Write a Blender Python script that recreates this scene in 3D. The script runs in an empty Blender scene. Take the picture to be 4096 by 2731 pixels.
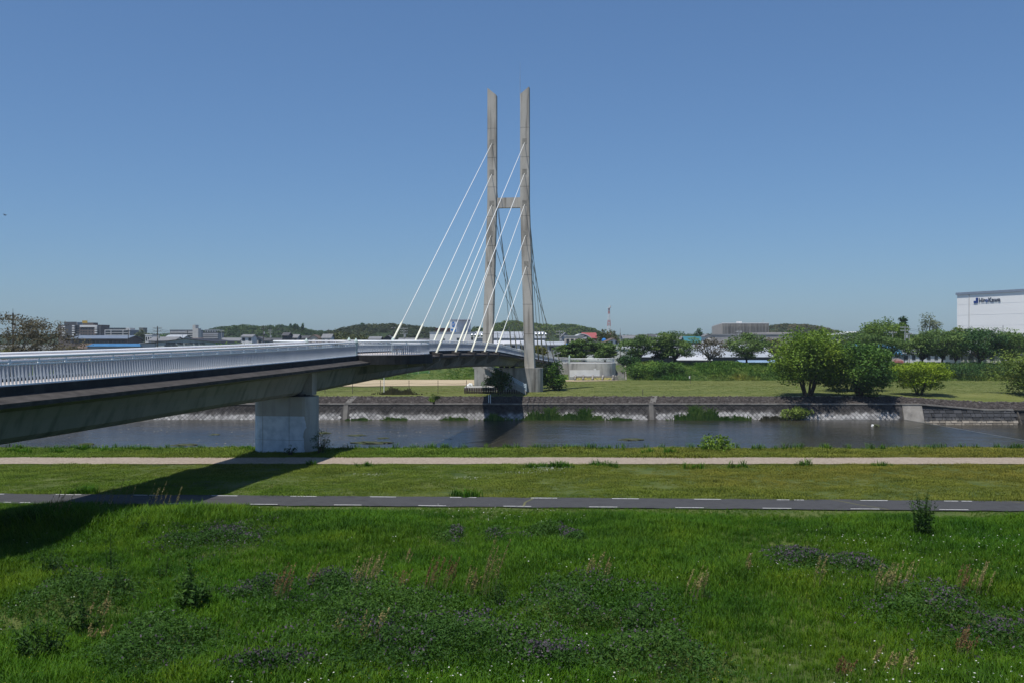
import bpy, bmesh, math, random
import numpy as np
from mathutils import Vector, Matrix
random.seed(7); rng = np.random.default_rng(7)
R = math.radians
SC = bpy.context.scene
COL = SC.collection
# ---------------------------------------------------------------- camera, sky, sun, exposure
cam_d = bpy.data.cameras.new('camera'); cam = bpy.data.objects.new('camera', cam_d); COL.objects.link(cam)
cam.location = (0, 0, 8); cam.rotation_euler = (R(90 - 0.222), 0, 0)
cam_d.sensor_width = 36; cam_d.lens = 36*4000/4096; cam_d.clip_start = 0.1; cam_d.clip_end = 12000
SC.camera = cam
SUN_EL, SUN_DIR = R(69.3), Vector((-0.632, -0.775))
W = bpy.data.worlds.new('World'); SC.world = W; W.use_nodes = True
nt = W.node_tree; nt.nodes.clear()
sky = nt.nodes.new('ShaderNodeTexSky'); sky.sky_type = 'NISHITA'; sky.sun_disc = False
sky.sun_elevation = SUN_EL; sky.sun_rotation = math.atan2(SUN_DIR.x, SUN_DIR.y)
sky.altitude = 20; sky.air_density = 1.0; sky.dust_density = 0.5; sky.ozone_density = 7.0
bg = nt.nodes.new('ShaderNodeBackground'); bg.inputs[1].default_value = 0.118
out = nt.nodes.new('ShaderNodeOutputWorld')
tnt = nt.nodes.new('ShaderNodeMix'); tnt.data_type = 'RGBA'; tnt.blend_type = 'MULTIPLY'; tnt.inputs[0].default_value = 1; tnt.inputs[7].default_value = (0.765, 1.0, 1.27, 1)
gam = nt.nodes.new('ShaderNodeGamma'); gam.inputs[1].default_value = 0.743
nt.links.new(sky.outputs[0], gam.inputs[0]); nt.links.new(gam.outputs[0], tnt.inputs[6]); nt.links.new(tnt.outputs[2], bg.inputs[0]); nt.links.new(bg.outputs[0], out.inputs[0])
sl = bpy.data.lights.new('sun', 'SUN'); sl.energy = 4.7; sl.angle = R(0.53); sl.color = (1, 0.965, 0.9)
so = bpy.data.objects.new('sun', sl); COL.objects.link(so)
sv = Vector((SUN_DIR.x*math.cos(SUN_EL), SUN_DIR.y*math.cos(SUN_EL), math.sin(SUN_EL)))
so.rotation_euler = sv.to_track_quat('Z', 'Y').to_euler(); so.location = (-60, -60, 150)
SC.view_settings.view_transform = 'Standard'; SC.view_settings.look = 'None'
SC.view_settings.exposure = 0.0; SC.view_settings.gamma = 1.0
SC.cycles.use_denoising = True; SC.cycles.max_bounces = 6; SC.cycles.transparent_max_bounces = 8
SC.cycles.volume_bounces = 0

# ---------------------------------------------------------------- materials
MATS = {}
def _ramp(nt, cols, lo=0.3, hi=0.7):
    r = nt.nodes.new('ShaderNodeValToRGB'); e = r.color_ramp.elements
    n = len(cols)
    while len(e) < n: e.new(0.5)
    for i, c in enumerate(cols):
        e[i].position = lo + (hi-lo)*i/max(1, n-1); e[i].color = (*c, 1)
    return r
def mat(name, cols, scale=1.0, rough=0.8, stretch=(1, 1, 1), bump=0.0, bscale=None, spec=0.3, metal=0.0, detail=5, streak=None, lo=0.32, hi=0.68):
    """procedural: noise ramp over world position, optional vertical streaks and bump"""
    if name in MATS: return MATS[name]
    m = bpy.data.materials.new(name); m.use_nodes = True; nt = m.node_tree
    b = nt.nodes['Principled BSDF']; L = nt.links.new
    b.inputs['Roughness'].default_value = rough; b.inputs['Metallic'].default_value = metal
    b.inputs['Specular IOR Level'].default_value = spec
    g = nt.nodes.new('ShaderNodeNewGeometry')
    mp = nt.nodes.new('ShaderNodeMapping'); mp.inputs['Scale'].default_value = [scale*s for s in stretch]
    L(g.outputs['Position'], mp.inputs[0])
    n = nt.nodes.new('ShaderNodeTexNoise'); n.inputs['Detail'].default_value = detail; n.inputs['Scale'].default_value = 1
    n.inputs['Roughness'].default_value = 0.6
    L(mp.outputs[0], n.inputs[0])
    r = _ramp(nt, cols, lo, hi); L(n.outputs[0], r.inputs[0])
    src = r.outputs[0]
    if streak:
        sc, sx, sz, amt = streak
        mp2 = nt.nodes.new('ShaderNodeMapping'); mp2.inputs['Scale'].default_value = (sx, sx, sz)
        L(g.outputs['Position'], mp2.inputs[0])
        n2 = nt.nodes.new('ShaderNodeTexNoise'); n2.inputs['Scale'].default_value = 1; n2.inputs['Detail'].default_value = 4
        L(mp2.outputs[0], n2.inputs[0])
        r2 = _ramp(nt, [(0, 0, 0), (1, 1, 1)], 0.5, 0.72); L(n2.outputs[0], r2.inputs[0])
        mul = nt.nodes.new('ShaderNodeMath'); mul.operation = 'MULTIPLY'; mul.inputs[1].default_value = amt
        L(r2.outputs[0], mul.inputs[0])
        mx = nt.nodes.new('ShaderNodeMix'); mx.data_type = 'RGBA'
        L(mul.outputs[0], mx.inputs[0]); L(src, mx.inputs[6]); mx.inputs[7].default_value = (*sc, 1)
        src = mx.outputs[2]
    L(src, b.inputs['Base Color'])
    if bump:
        n3 = nt.nodes.new('ShaderNodeTexNoise'); n3.inputs['Scale'].default_value = bscale or scale*6; n3.inputs['Detail'].default_value = 6
        L(g.outputs['Position'], n3.inputs[0])
        bp = nt.nodes.new('ShaderNodeBump'); bp.inputs['Strength'].default_value = bump; bp.inputs['Distance'].default_value = 0.05
        L(n3.outputs[0], bp.inputs['Height']); L(bp.outputs[0], b.inputs['Normal'])
    MATS[name] = m
    return m
def leafmat(name, cols, trans=0.3, inst=False, nscale=0.25, tints=None):
    if name in MATS: return MATS[name]
    m = bpy.data.materials.new(name); m.use_nodes = True; nt = m.node_tree; L = nt.links.new
    b = nt.nodes['Principled BSDF']; b.inputs['Roughness'].default_value = 0.65; b.inputs['Specular IOR Level'].default_value = 0.2
    a = nt.nodes.new('ShaderNodeAttribute'); a.attribute_name = 'rnd'
    g = nt.nodes.new('ShaderNodeNewGeometry')
    n = nt.nodes.new('ShaderNodeTexNoise'); n.inputs['Scale'].default_value = nscale; n.inputs['Detail'].default_value = 2
    L(g.outputs['Position'], n.inputs[0])
    ad = nt.nodes.new('ShaderNodeMath'); ad.operation = 'MULTIPLY_ADD'; ad.inputs[1].default_value = 0.55
    sb = nt.nodes.new('ShaderNodeMath'); sb.operation = 'MULTIPLY_ADD'; sb.inputs[1].default_value = 1.5; sb.inputs[2].default_value = -0.55
    L(n.outputs[0], sb.inputs[0]); L(a.outputs['Fac'], ad.inputs[0]); L(sb.outputs[0], ad.inputs[2])
    r = _ramp(nt, cols, 0.05, 0.95); L(ad.outputs[0], r.inputs[0]); src = r.outputs[0]
    if inst:
        t = nt.nodes.new('ShaderNodeAttribute'); t.attribute_type = 'INSTANCER'; t.attribute_name = 'tint'
        r2 = _ramp(nt, tints, 0.0, 1.0); L(t.outputs['Fac'], r2.inputs[0])
        mx = nt.nodes.new('ShaderNodeMix'); mx.data_type = 'RGBA'; mx.blend_type = 'MULTIPLY'; mx.inputs[0].default_value = 1
        L(src, mx.inputs[6]); L(r2.outputs[0], mx.inputs[7]); src = mx.outputs[2]
    L(src, b.inputs['Base Color'])
    tr = nt.nodes.new('ShaderNodeBsdfTranslucent'); L(src, tr.inputs[0])
    ms = nt.nodes.new('ShaderNodeMixShader'); ms.inputs[0].default_value = trans
    L(b.outputs[0], ms.inputs[1]); L(tr.outputs[0], ms.inputs[2])
    L(ms.outputs[0], nt.nodes['Material Output'].inputs[0])
    MATS[name] = m
    return m
def plain(name, c, rough=0.6, metal=0, spec=0.4, var=0.12):
    c2 = tuple(max(0, v*(1-var)) for v in c); c3 = tuple(min(1, v*(1+var*0.5)) for v in c)
    return mat(name, [c2, c3], 0.7, rough, metal=metal, spec=spec)

# ---------------------------------------------------------------- mesh helpers
class MB:
    def __init__(s): s.v = []; s.f = []
    def add(s, vs, fs):
        o = len(s.v); s.v += [tuple(v) for v in vs]; s.f += [tuple(i+o for i in f) for f in fs]; return s
    def box(s, x0, x1, y0, y1, z0, z1):
        return s.add([(x0,y0,z0),(x1,y0,z0),(x1,y1,z0),(x0,y1,z0),(x0,y0,z1),(x1,y0,z1),(x1,y1,z1),(x0,y1,z1)],
              [(0,3,2,1),(4,5,6,7),(0,1,5,4),(1,2,6,5),(2,3,7,6),(3,0,4,7)])
    def hexa(s, b, t):   # 4 bottom, 4 top points (ccw from above)
        return s.add(list(b)+list(t), [(0,3,2,1),(4,5,6,7),(0,1,5,4),(1,2,6,5),(2,3,7,6),(3,0,4,7)])
    def beam(s, p, q, w, h, up=(0,0,1)):
        p = Vector(p); q = Vector(q); d = (q-p).normalized(); u = Vector(up)
        sd = d.cross(u)
        if sd.length < 1e-4: sd = d.cross(Vector((1,0,0)))
        sd.normalize(); u = sd.cross(d)
        a = sd*w/2; b = u*h/2
        return s.add([p-a-b,p+a-b,p+a+b,p-a+b,q-a-b,q+a-b,q+a+b,q-a+b],
              [(0,1,2,3),(7,6,5,4),(0,4,5,1),(1,5,6,2),(2,6,7,3),(3,7,4,0)])
    def tube(s, pts, rad, n=6, cap=True):
        pts = [Vector(p) for p in pts]
        if not hasattr(rad, '__len__'): rad = [rad]*len(pts)
        o = len(s.v); k = len(pts); prev = None
        for i, p in enumerate(pts):
            d = (pts[min(i+1,k-1)]-pts[max(i-1,0)])
            d = d.normalized() if d.length > 1e-9 else Vector((0,0,1))
            if prev is None:
                ref = Vector((0,0,1)) if abs(d.z) < 0.9 else Vector((1,0,0))
                a = d.cross(ref).normalized()
            else:
                a = (prev - d*prev.dot(d)); a = a.normalized() if a.length > 1e-6 else d.orthogonal().normalized()
            prev = a; b = d.cross(a)
            for j in range(n):
                t = 2*math.pi*j/n; s.v.append(tuple(p + (a*math.cos(t)+b*math.sin(t))*rad[i]))
        for i in range(k-1):
            for j in range(n):
                j2 = (j+1) % n
                s.f.append((o+i*n+j, o+i*n+j2, o+(i+1)*n+j2, o+(i+1)*n+j))
        if cap:
            s.f.append(tuple(o+j for j in range(n-1,-1,-1))); s.f.append(tuple(o+(k-1)*n+j for j in range(n)))
        return s
    def prism(s, poly, z0, z1):   # poly ccw (x,y)
        n = len(poly); o = len(s.v)
        s.v += [(p[0],p[1],z0) for p in poly] + [(p[0],p[1],z1) for p in poly]
        s.f.append(tuple(o+i for i in range(n-1,-1,-1))); s.f.append(tuple(o+n+i for i in range(n)))
        for i in range(n):
            j = (i+1) % n; s.f.append((o+i,o+j,o+n+j,o+n+i))
        return s
    def sweep(s, rings, closed=True, caps=True):
        n = len(rings[0]); o = len(s.v)
        for r in rings: s.v += [tuple(p) for p in r]
        for i in range(len(rings)-1):
            for j in range(n if closed else n-1):
                j2 = (j+1) % n
                s.f.append((o+i*n+j, o+i*n+j2, o+(i+1)*n+j2, o+(i+1)*n+j))
        if closed and caps:
            s.f.append(tuple(o+j for j in range(n-1,-1,-1))); s.f.append(tuple(o+(len(rings)-1)*n+j for j in range(n)))
        return s
    def mesh(s, name):
        m = bpy.data.meshes.new(name); m.from_pydata(s.v, [], s.f); m.update(); return m
    def build(s, name, material, parent=None, smooth=False, fix=True):
        m = s.mesh(name)
        if fix:
            bm = bmesh.new(); bm.from_mesh(m); bmesh.ops.recalc_face_normals(bm, faces=bm.faces); bm.to_mesh(m); bm.free()
        if smooth:
            for p in m.polygons: p.use_smooth = True
        if material: m.materials.append(material)
        return link(name, m, parent)
def link(name, data, parent=None):
    o = bpy.data.objects.new(name, data); COL.objects.link(o)
    if parent is not None: o.parent = parent; o.matrix_parent_inverse = Matrix.Translation(parent.location).inverted() if parent.type == 'EMPTY' else Matrix()
    return o
def tag(o, label=None, cat=None, group=None, kind=None):
    if label: o['label'] = label
    if cat: o['category'] = cat
    if group: o['group'] = group
    if kind: o['kind'] = kind
    return o
def thing(name, loc, label, cat, group=None):
    e = bpy.data.objects.new(name, None); COL.objects.link(e); e.location = loc; e.empty_display_size = 0.5
    return tag(e, label, cat, group)
def struct(name, mb, m, smooth=False, label=None, cat=None):
    o = mb.build(name, m, smooth=smooth); tag(o, label, cat, kind='structure'); return o
def P(x, y, d):
    """photo pixel (4096 wide) at distance d -> world point"""
    return Vector(((x-2048)*d/4000, d, 8-(y-1350)*d/4000))
def interp(t, table):
    xs = [a for a, _ in table]; ys = [b for _, b in table]
    if t <= xs[0]: return ys[0]
    if t >= xs[-1]: return ys[-1]
    for i in range(len(xs)-1):
        if xs[i] <= t <= xs[i+1]:
            h = xs[i+1]-xs[i]; u = (t-xs[i])/h
            def sl(k):
                if k == 0: return (ys[1]-ys[0])/(xs[1]-xs[0])
                if k == len(xs)-1: return (ys[-1]-ys[-2])/(xs[-1]-xs[-2])
                return (ys[k+1]-ys[k-1])/(xs[k+1]-xs[k-1])
            m0, m1 = sl(i)*h, sl(i+1)*h
            return (2*u**3-3*u*u+1)*ys[i]+(u**3-2*u*u+u)*m0+(-2*u**3+3*u*u)*ys[i+1]+(u**3-u*u)*m1
def vnoise(x, y, s, seed=0):
    """smooth pseudo noise, about -1..1"""
    r = np.random.default_rng(seed); o = np.zeros_like(x, dtype=float)
    for k in range(9):
        a = r.uniform(0, 2*math.pi); f = s*r.uniform(0.5, 1.9)
        o += np.sin((x*math.cos(a)+y*math.sin(a))*f + r.uniform(0, 6.3) + 0.8*np.sin((y*math.cos(a)-x*math.sin(a))*f*0.7 + r.uniform(0, 6)))
    return o/4.0
def cards(name, c, size, m, parent=None, up=0.35, aspect=1.7, seed=None, rnd=None, smooth=False):
    """leaf-sized rhombi at centres c (N,3) with half sizes size (N) -> one mesh"""
    n = len(c); r = np.random.default_rng(seed if seed is not None else n)
    nrm = r.normal(size=(n,3)); nrm[:,2] = np.abs(nrm[:,2])+up*2; nrm /= np.linalg.norm(nrm,axis=1)[:,None]
    t = r.normal(size=(n,3)); a = np.cross(nrm,t); a /= np.linalg.norm(a,axis=1)[:,None]; b = np.cross(nrm,a)
    s = np.asarray(size)[:,None]*np.ones((n,1))
    w = s/aspect
    v = np.stack([c-a*s, c+b*w*0.9+nrm*s*0.15, c+a*s, c-b*w*0.9+nrm*s*0.15],1).reshape(-1,3)
    me = bpy.data.meshes.new(name); me.vertices.add(4*n); me.vertices.foreach_set('co', v.astype(np.float32).ravel())
    me.loops.add(4*n); me.loops.foreach_set('vertex_index', np.arange(4*n,dtype=np.int32))
    me.polygons.add(n); me.polygons.foreach_set('loop_start', np.arange(0,4*n,4,dtype=np.int32))
    at = me.attributes.new('rnd','FLOAT','FACE')
    at.data.foreach_set('value', (r.random(n) if rnd is None else np.asarray(rnd)).astype(np.float32))
    me.update(calc_edges=True); me.materials.append(m)
    return link(name, me, parent)
# ================================================================ GROUND, WATER, PATHS
NEARZ = [(-30,6.4),(2.5,6.35),(10,3.6),(17,1.0),(24,0.65),(43,0.30),(50,0.22),(60,0.02),(66,0.0),(72,0.0),(73.2,-0.5),(84,-6.2),(90,-6.4)]
def near_z(x, y):
    z = np.interp(y, [a for a,_ in NEARZ], [b for _,b in NEARZ])
    yc = 46.9-0.0492*x
    k = np.clip((np.abs(y-yc)-1.7)/1.5,0,1)*np.clip((np.abs(y-64.8)-2.0)/1.5,0,1)*np.clip((71.5-y)/3,0,1)
    return z + k*0.10*vnoise(x,y,0.55,3) + k*0.04*vnoise(x,y,2.1,4)
def grid(xs, ys, zf):
    X, Y = np.meshgrid(xs, ys); Z = zf(X, Y); mb = MB()
    mb.v = list(map(tuple, np.stack([X.ravel(),Y.ravel(),Z.ravel()],1))); nx = len(xs)
    mb.f = [(j*nx+i, j*nx+i+1, (j+1)*nx+i+1, (j+1)*nx+i) for j in range(len(ys)-1) for i in range(nx-1)]
    return mb
m_soil = mat('near_ground_soil', [(0.03,0.055,0.008),(0.07,0.095,0.018),(0.10,0.115,0.03)], 0.5, 0.95, bump=0.5, bscale=9)
m_lawn = mat('mown_lawn', [(0.085,0.105,0.022),(0.115,0.132,0.030),(0.155,0.160,0.045)], 0.16, 0.95, stretch=(0.45,1.6,1), bump=0.5, bscale=5)
m_levee = mat('levee_grass', [(0.04,0.07,0.014),(0.065,0.10,0.02),(0.10,0.12,0.03)], 0.5, 0.95, bump=0.8, bscale=2)
struct('near_bank_ground', grid(np.arange(-110,111,1.25), np.array(list(np.arange(-30,17,2.0))+list(np.arange(17,73,1.0))+[73.2,76,80,84,90]), near_z), m_soil, True)
# asphalt cycle path + dashes
m_asph = mat('asphalt', [(0.040,0.039,0.040),(0.056,0.055,0.056),(0.046,0.045,0.046)], 1.2, 0.9, bump=0.25, bscale=40)
m_paint = mat('white_road_paint', [(0.30,0.30,0.29),(0.64,0.64,0.62)], 6, 0.7, lo=0.25, hi=0.5)
def zroad(x, y): return np.interp(y, [a for a,_ in NEARZ], [b for _,b in NEARZ])
def strip(yc, hw, dz, x0, x1, step, wob=0.0):
    mb = MB(); xs = np.arange(x0, x1+step, step)
    w0 = vnoise(xs, xs*0, 2.3, 11)*wob; w1 = vnoise(xs, xs*0, 2.7, 12)*wob
    A = [(x, yc(x)-hw+a, zroad(x, yc(x)-hw)+dz) for x, a in zip(xs, w0)]; C = [(x, yc(x), zroad(x, yc(x))+dz) for x in xs]
    B = [(x, yc(x)+hw+b, zroad(x, yc(x)+hw)+dz) for x, b in zip(xs, w1)]
    n = len(xs); mb.v = A+C+B
    for i in range(n-1): mb.f += [(i,i+1,n+i+1,n+i),(n+i,n+i+1,2*n+i+1,2*n+i)]
    return mb
ASY = lambda x: 46.9-0.0492*x
road = struct('asphalt_cycle_path', strip(ASY, 1.5, 0.05, -110, 110, 0.25, 0.10), m_asph)
gravel_m = mat('gravel_path_surface', [(0.21,0.168,0.128),(0.30,0.245,0.19),(0.37,0.305,0.245)], 5, 0.95, bump=0.8, bscale=18)
struct('gravel_path', strip(lambda x: 64.8+0*x, 1.75, 0.05, -110, 110, 0.5, 0.14), gravel_m)
wear = random.Random(3)
for side, phase in ((1.28, 0.4), (-1.28, -0.9)):
    x = -58.0+phase
    while x < 58:
        if abs(x-phase) < 40:
            ln = 1.28; segs = [(0, ln)]
            if wear.random() < 0.25: segs = [(0, wear.uniform(0.3,0.7)), (wear.uniform(0.75,0.85), ln)]
            mb = MB()
            for a, b in segs:
                hw_ = .055 if side > 0 else .045; q = [(x+a, -hw_), (x+b, -hw_), (x+b, hw_), (x+a, hw_)]
                zz = lambda xx, dy: (xx, ASY(xx)+side+dy, zroad(xx, ASY(xx)+side+dy)+0.058)
                mb.add([zz(*p) for p in q], [(0,1,2,3)])
            mb.build('lane_marking', m_paint, road)
        x += 3.9
# cracks / grass seams across the path are thin strips of grit
m_crack = mat('crack_grit', [(0.09,0.10,0.04),(0.15,0.14,0.07)], 8, 0.95)
for x0, dx in ((1.0,-0.6),(15.2,1.6),(23.3,2.0)):
    mb = MB(); 
    for k in range(8):
        a, b = k/8, (k+1)/8; f = lambda t: (x0+dx*t+0.06*math.sin(t*9), ASY(x0+dx*t)+1.42-2.84*t)
        (xa,ya),(xb,yb) = f(a), f(b)
        mb.add([(xa-.05,ya,zroad(xa,ya)+.056),(xa+.05,ya,zroad(xa,ya)+.056),(xb+.05,yb,zroad(xb,yb)+.056),(xb-.05,yb,zroad(xb,yb)+.056)],[(0,1,2,3)])
    mb.build('crack', m_crack, road)

# ---- far bank levels
LAWN_Z, WATER_Z, LOW_Z = -1.7, -5.2, -5.95
def levee_z(y): return np.interp(y, [165.6,228,238,246,253,262,4000], [LAWN_Z,LAWN_Z,1.75,1.75,-0.6,-1.0,-1.0])
def far_z(x, y):
    z = levee_z(y); k = np.clip((y-170)/4,0,1)*np.clip((246-y)/4,0,1)
    low = np.interp(x, [63.5,77.5], [0,1])*np.interp(y, [165.6,172], [1,0])
    return z + k*0.05*vnoise(x,y,0.12,5) + np.where((y>229)&(y<238),0.18,0)*vnoise(x,y,0.9,6) - low*0.9
XS = np.arange(-150,151,2.5)
lw = grid(XS, np.array([165.6,167,169,172,176,180,186,192,200,210,220,226,227.9]), far_z)
struct('riverside_lawn', lw, m_lawn, True)
struct('levee_bank', grid(XS, np.array([227.9,229,230.5,232,233.5,235,236.5,238,242,246,249.5,253,262]), far_z), m_levee, True)
m_town = mat('town_ground', [(0.10,0.11,0.09),(0.16,0.16,0.14)], 0.03, 0.95)
struct('town_ground', MB().add([(-3500,262,-1.0),(3500,262,-1.0),(6000,9000,-1.0),(-6000,9000,-1.0)],[(0,1,2,3)]), m_town)
mb = MB()
for sx in (-1, 1):
    mb.add([(sx*150,165.6,LAWN_Z-0.05),(sx*900,165.6,LAWN_Z-0.05),(sx*900,262,-1.05),(sx*150,262,-1.05)],[(0,1,2,3)])
struct('riverside_fields', mb, m_levee)
# sand sports ground (left), with soft grass border
m_sand = mat('sand_field_dirt', [(0.37,0.295,0.185),(0.44,0.36,0.235)], 0.12, 0.95, bump=0.2, bscale=4)
struct('sand_sports_ground', MB().add([(-130,198,LAWN_Z+0.09),(-30,198.5,LAWN_Z+0.09),(-7.0,203,LAWN_Z+0.09),(-7.0,231,LAWN_Z+0.16),(-130,231,LAWN_Z+0.16)],[(0,1,2,3,4)]), m_sand)
struct('dirt_track', MB().add([(6,222,LAWN_Z+0.10),(14.5,221,LAWN_Z+0.10),(26,225.5,LAWN_Z+0.10),(8,227.4,LAWN_Z+0.12)],[(0,1,2,3)]), m_sand)
struct('lawn_edge_track', MB().add([(-31,197.6,LAWN_Z+0.085),(-11,208,LAWN_Z+0.11),(-10,208,LAWN_Z+0.11),(-29.5,197.6,LAWN_Z+0.085)],[(0,1,2,3)]), m_sand)
# ---- river
def water_mat():
    m = bpy.data.materials.new('river_water'); m.use_nodes = True; nt = m.node_tree; L = nt.links.new
    b = nt.nodes['Principled BSDF']; b.inputs['Roughness'].default_value = 0.19; b.inputs['IOR'].default_value = 1.33
    g = nt.nodes.new('ShaderNodeNewGeometry')
    n0 = nt.nodes.new('ShaderNodeTexNoise'); n0.inputs['Scale'].default_value = 0.06; n0.inputs['Detail'].default_value = 5
    L(g.outputs['Position'], n0.inputs[0])
    r = _ramp(nt, [(0.016,0.017,0.015),(0.034,0.031,0.023),(0.052,0.045,0.031)], 0.3, 0.7); L(n0.outputs[0], r.inputs[0]); L(r.outputs[0], b.inputs['Base Color'])
    bumps = None
    for sc, st, sx in ((0.8,0.8,0.30),(3.0,0.9,0.28),(0.2,0.25,0.5)):
        mp = nt.nodes.new('ShaderNodeMapping'); mp.inputs['Scale'].default_value = (sc*sx, sc, sc); L(g.outputs['Position'], mp.inputs[0])
        n = nt.nodes.new('ShaderNodeTexNoise'); n.inputs['Scale'].default_value = 1; n.inputs['Detail'].default_value = 3; n.inputs['Distortion'].default_value = 0.6
        L(mp.outputs[0], n.inputs[0])
        bp = nt.nodes.new('ShaderNodeBump'); bp.inputs['Strength'].default_value = st; bp.inputs['Distance'].default_value = 0.34/ (sc*2)
        L(n.outputs[0], bp.inputs['Height'])
        if bumps: L(bumps.outputs[0], bp.inputs['Normal'])
        bumps = bp
    L(bumps.outputs[0], b.inputs['Normal'])
    return m
m_water = water_mat()
WEIR = lambda y: 63.6+(162-y)*0.075
struct('river_water', MB().add([(-260,76,WATER_Z),(WEIR(76),76,WATER_Z),(WEIR(163),163,WATER_Z),(-260,163,WATER_Z)],[(0,1,2,3)]), m_water)
struct('lower_river_water', MB().add([(WEIR(76)+1.2,76,LOW_Z),(300,76,LOW_Z),(300,163,LOW_Z),(WEIR(163)+1.2,163,LOW_Z)],[(0,1,2,3)]), m_water)
m_weir = mat('weir_wet_concrete', [(0.05,0.055,0.05),(0.12,0.12,0.11)], 1, 0.3)
struct('weir', MB().hexa([(WEIR(76)-.4,76,-6.6),(WEIR(76)+1.5,76,-6.6),(WEIR(161.5)+1.5,161.5,-6.6),(WEIR(161.5)-.4,161.5,-6.6)],[(WEIR(76)-.4,76,WATER_Z+.02),(WEIR(76)-.05,76,WATER_Z+.03),(WEIR(161.5)-.05,161.5,WATER_Z+.03),(WEIR(161.5)-.4,161.5,WATER_Z+.02)]), m_weir)
struct('riverbed', MB().add([(-900,70,-6.8),(900,70,-6.8),(900,170,-6.8),(-900,170,-6.8)],[(0,1,2,3)]), mat('riverbed_mud',[(0.05,0.045,0.03),(0.09,0.08,0.06)],0.5))

# ================================================================ FAR RIVER WALL (diamond-set stones)
def stone_mat(name, dark, mid, light, zsplit, zw):
    m = bpy.data.materials.new(name); m.use_nodes = True; nt = m.node_tree; L = nt.links.new
    b = nt.nodes['Principled BSDF']; b.inputs['Roughness'].default_value = 0.9; b.inputs['Specular IOR Level'].default_value = 0.2
    g = nt.nodes.new('ShaderNodeNewGeometry'); sp = nt.nodes.new('ShaderNodeSeparateXYZ'); L(g.outputs['Position'], sp.inputs[0])
    n = nt.nodes.new('ShaderNodeTexNoise'); n.inputs['Scale'].default_value = 0.28; n.inputs['Detail'].default_value = 6; L(g.outputs['Position'], n.inputs[0])
    mp = nt.nodes.new('ShaderNodeMapping'); mp.inputs['Scale'].default_value = (1.6,1.6,0.35); L(g.outputs['Position'], mp.inputs[0])
    n2 = nt.nodes.new('ShaderNodeTexNoise'); n2.inputs['Scale'].default_value = 1; n2.inputs['Detail'].default_value = 5; L(mp.outputs[0], n2.inputs[0])
    # tide-mark stain: dark above the line, pale below, ragged
    a1 = nt.nodes.new('ShaderNodeMath'); a1.operation = 'SUBTRACT'; L(sp.outputs[2], a1.inputs[0]); a1.inputs[1].default_value = zsplit
    a2 = nt.nodes.new('ShaderNodeMath'); a2.operation = 'MULTIPLY'; L(a1.outputs[0], a2.inputs[0]); a2.inputs[1].default_value = 1/zw
    a3 = nt.nodes.new('ShaderNodeMath'); a3.operation = 'MULTIPLY_ADD'; L(n.outputs[0], a3.inputs[0]); a3.inputs[1].default_value = 1.7; L(a2.outputs[0], a3.inputs[2])
    a4 = nt.nodes.new('ShaderNodeMath'); a4.operation = 'MULTIPLY_ADD'; L(n2.outputs[0], a4.inputs[0]); a4.inputs[1].default_value = 1.5; L(a3.outputs[0], a4.inputs[2])
    r = _ramp(nt, [light, mid, dark], 0.95, 2.0)
    a5 = nt.nodes.new('ShaderNodeMath'); a5.operation = 'MULTIPLY'; a5.inputs[1].default_value = 0.4; L(a4.outputs[0], a5.inputs[0])
    for e, p in zip(r.color_ramp.elements, (0.42, 0.58, 0.80)): e.position = p
    L(a5.outputs[0], r.inputs[0])
    at = nt.nodes.new('ShaderNodeObjectInfo'); 
    ra = nt.nodes.new('ShaderNodeAttribute'); ra.attribute_name = 'rnd'
    q1 = nt.nodes.new('ShaderNodeMath'); q1.operation = 'ADD'; L(at.outputs['Random'], q1.inputs[0]); L(ra.outputs['Fac'], q1.inputs[1])
    q2 = nt.nodes.new('ShaderNodeMath'); q2.operation = 'FRACT'; L(q1.outputs[0], q2.inputs[0])
    q3 = nt.nodes.new('ShaderNodeMath'); q3.operation = 'MULTIPLY_ADD'; L(q2.outputs[0], q3.inputs[0]); q3.inputs[1].default_value = 0.7; q3.inputs[2].default_value = 0.62
    mv = nt.nodes.new('ShaderNodeVectorMath'); mv.operation = 'SCALE'; L(r.outputs[0], mv.inputs[0]); L(q3.outputs[0], mv.inputs['Scale'])
    L(mv.outputs[0], b.inputs['Base Color'])
    n3 = nt.nodes.new('ShaderNodeTexNoise'); n3.inputs['Scale'].default_value = 7; n3.inputs['Detail'].default_value = 5; L(g.outputs['Position'], n3.inputs[0])
    bp = nt.nodes.new('ShaderNodeBump'); bp.inputs['Strength'].default_value = 0.6; bp.inputs['Distance'].default_value = 0.04; L(n3.outputs[0], bp.inputs['Height']); L(bp.outputs[0], b.inputs['Normal'])
    return m
m_stone = stone_mat('weathered_river_stone', (0.040,0.037,0.036), (0.11,0.103,0.098), (0.35,0.34,0.33), -4.05, 0.75)
m_joint = mat('stone_joint', [(0.045,0.042,0.04),(0.08,0.075,0.072)], 1.2, 0.95)
m_cope = mat('coping_concrete', [(0.19,0.175,0.155),(0.30,0.28,0.25)], 0.8, 0.9, streak=((0.07,0.065,0.06),0.7,0.7,0.7), bump=0.3)
W0, W1 = -120.0, 63.3
wall = thing('river_wall', (0,162.5,-6), 'long stone river wall of diamond-set blocks below the far lawn', 'wall')
MB().hexa([(W0,161.08,-6.7),(W1,161.08,-6.7),(W1,164,-6.7),(W0,164,-6.7)],[(W0,162.62,-2.86),(W1,162.62,-2.86),(W1,164,-2.86),(W0,164,-2.86)]).build('wall_core', m_joint, wall)
x = W0
while x < W1-0.5:      # coping stones, one by one
    w = min(random.choice([5.2,6.0,6.8]), W1-x)
    MB().box(x+0.012, x+w-0.012, 162.44, 163.0, -2.87, -2.68+random.uniform(-.008,.008)).build('coping_stone', m_cope, wall); x += w
SD = 0.52; DG = SD*math.sqrt(2)
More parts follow.
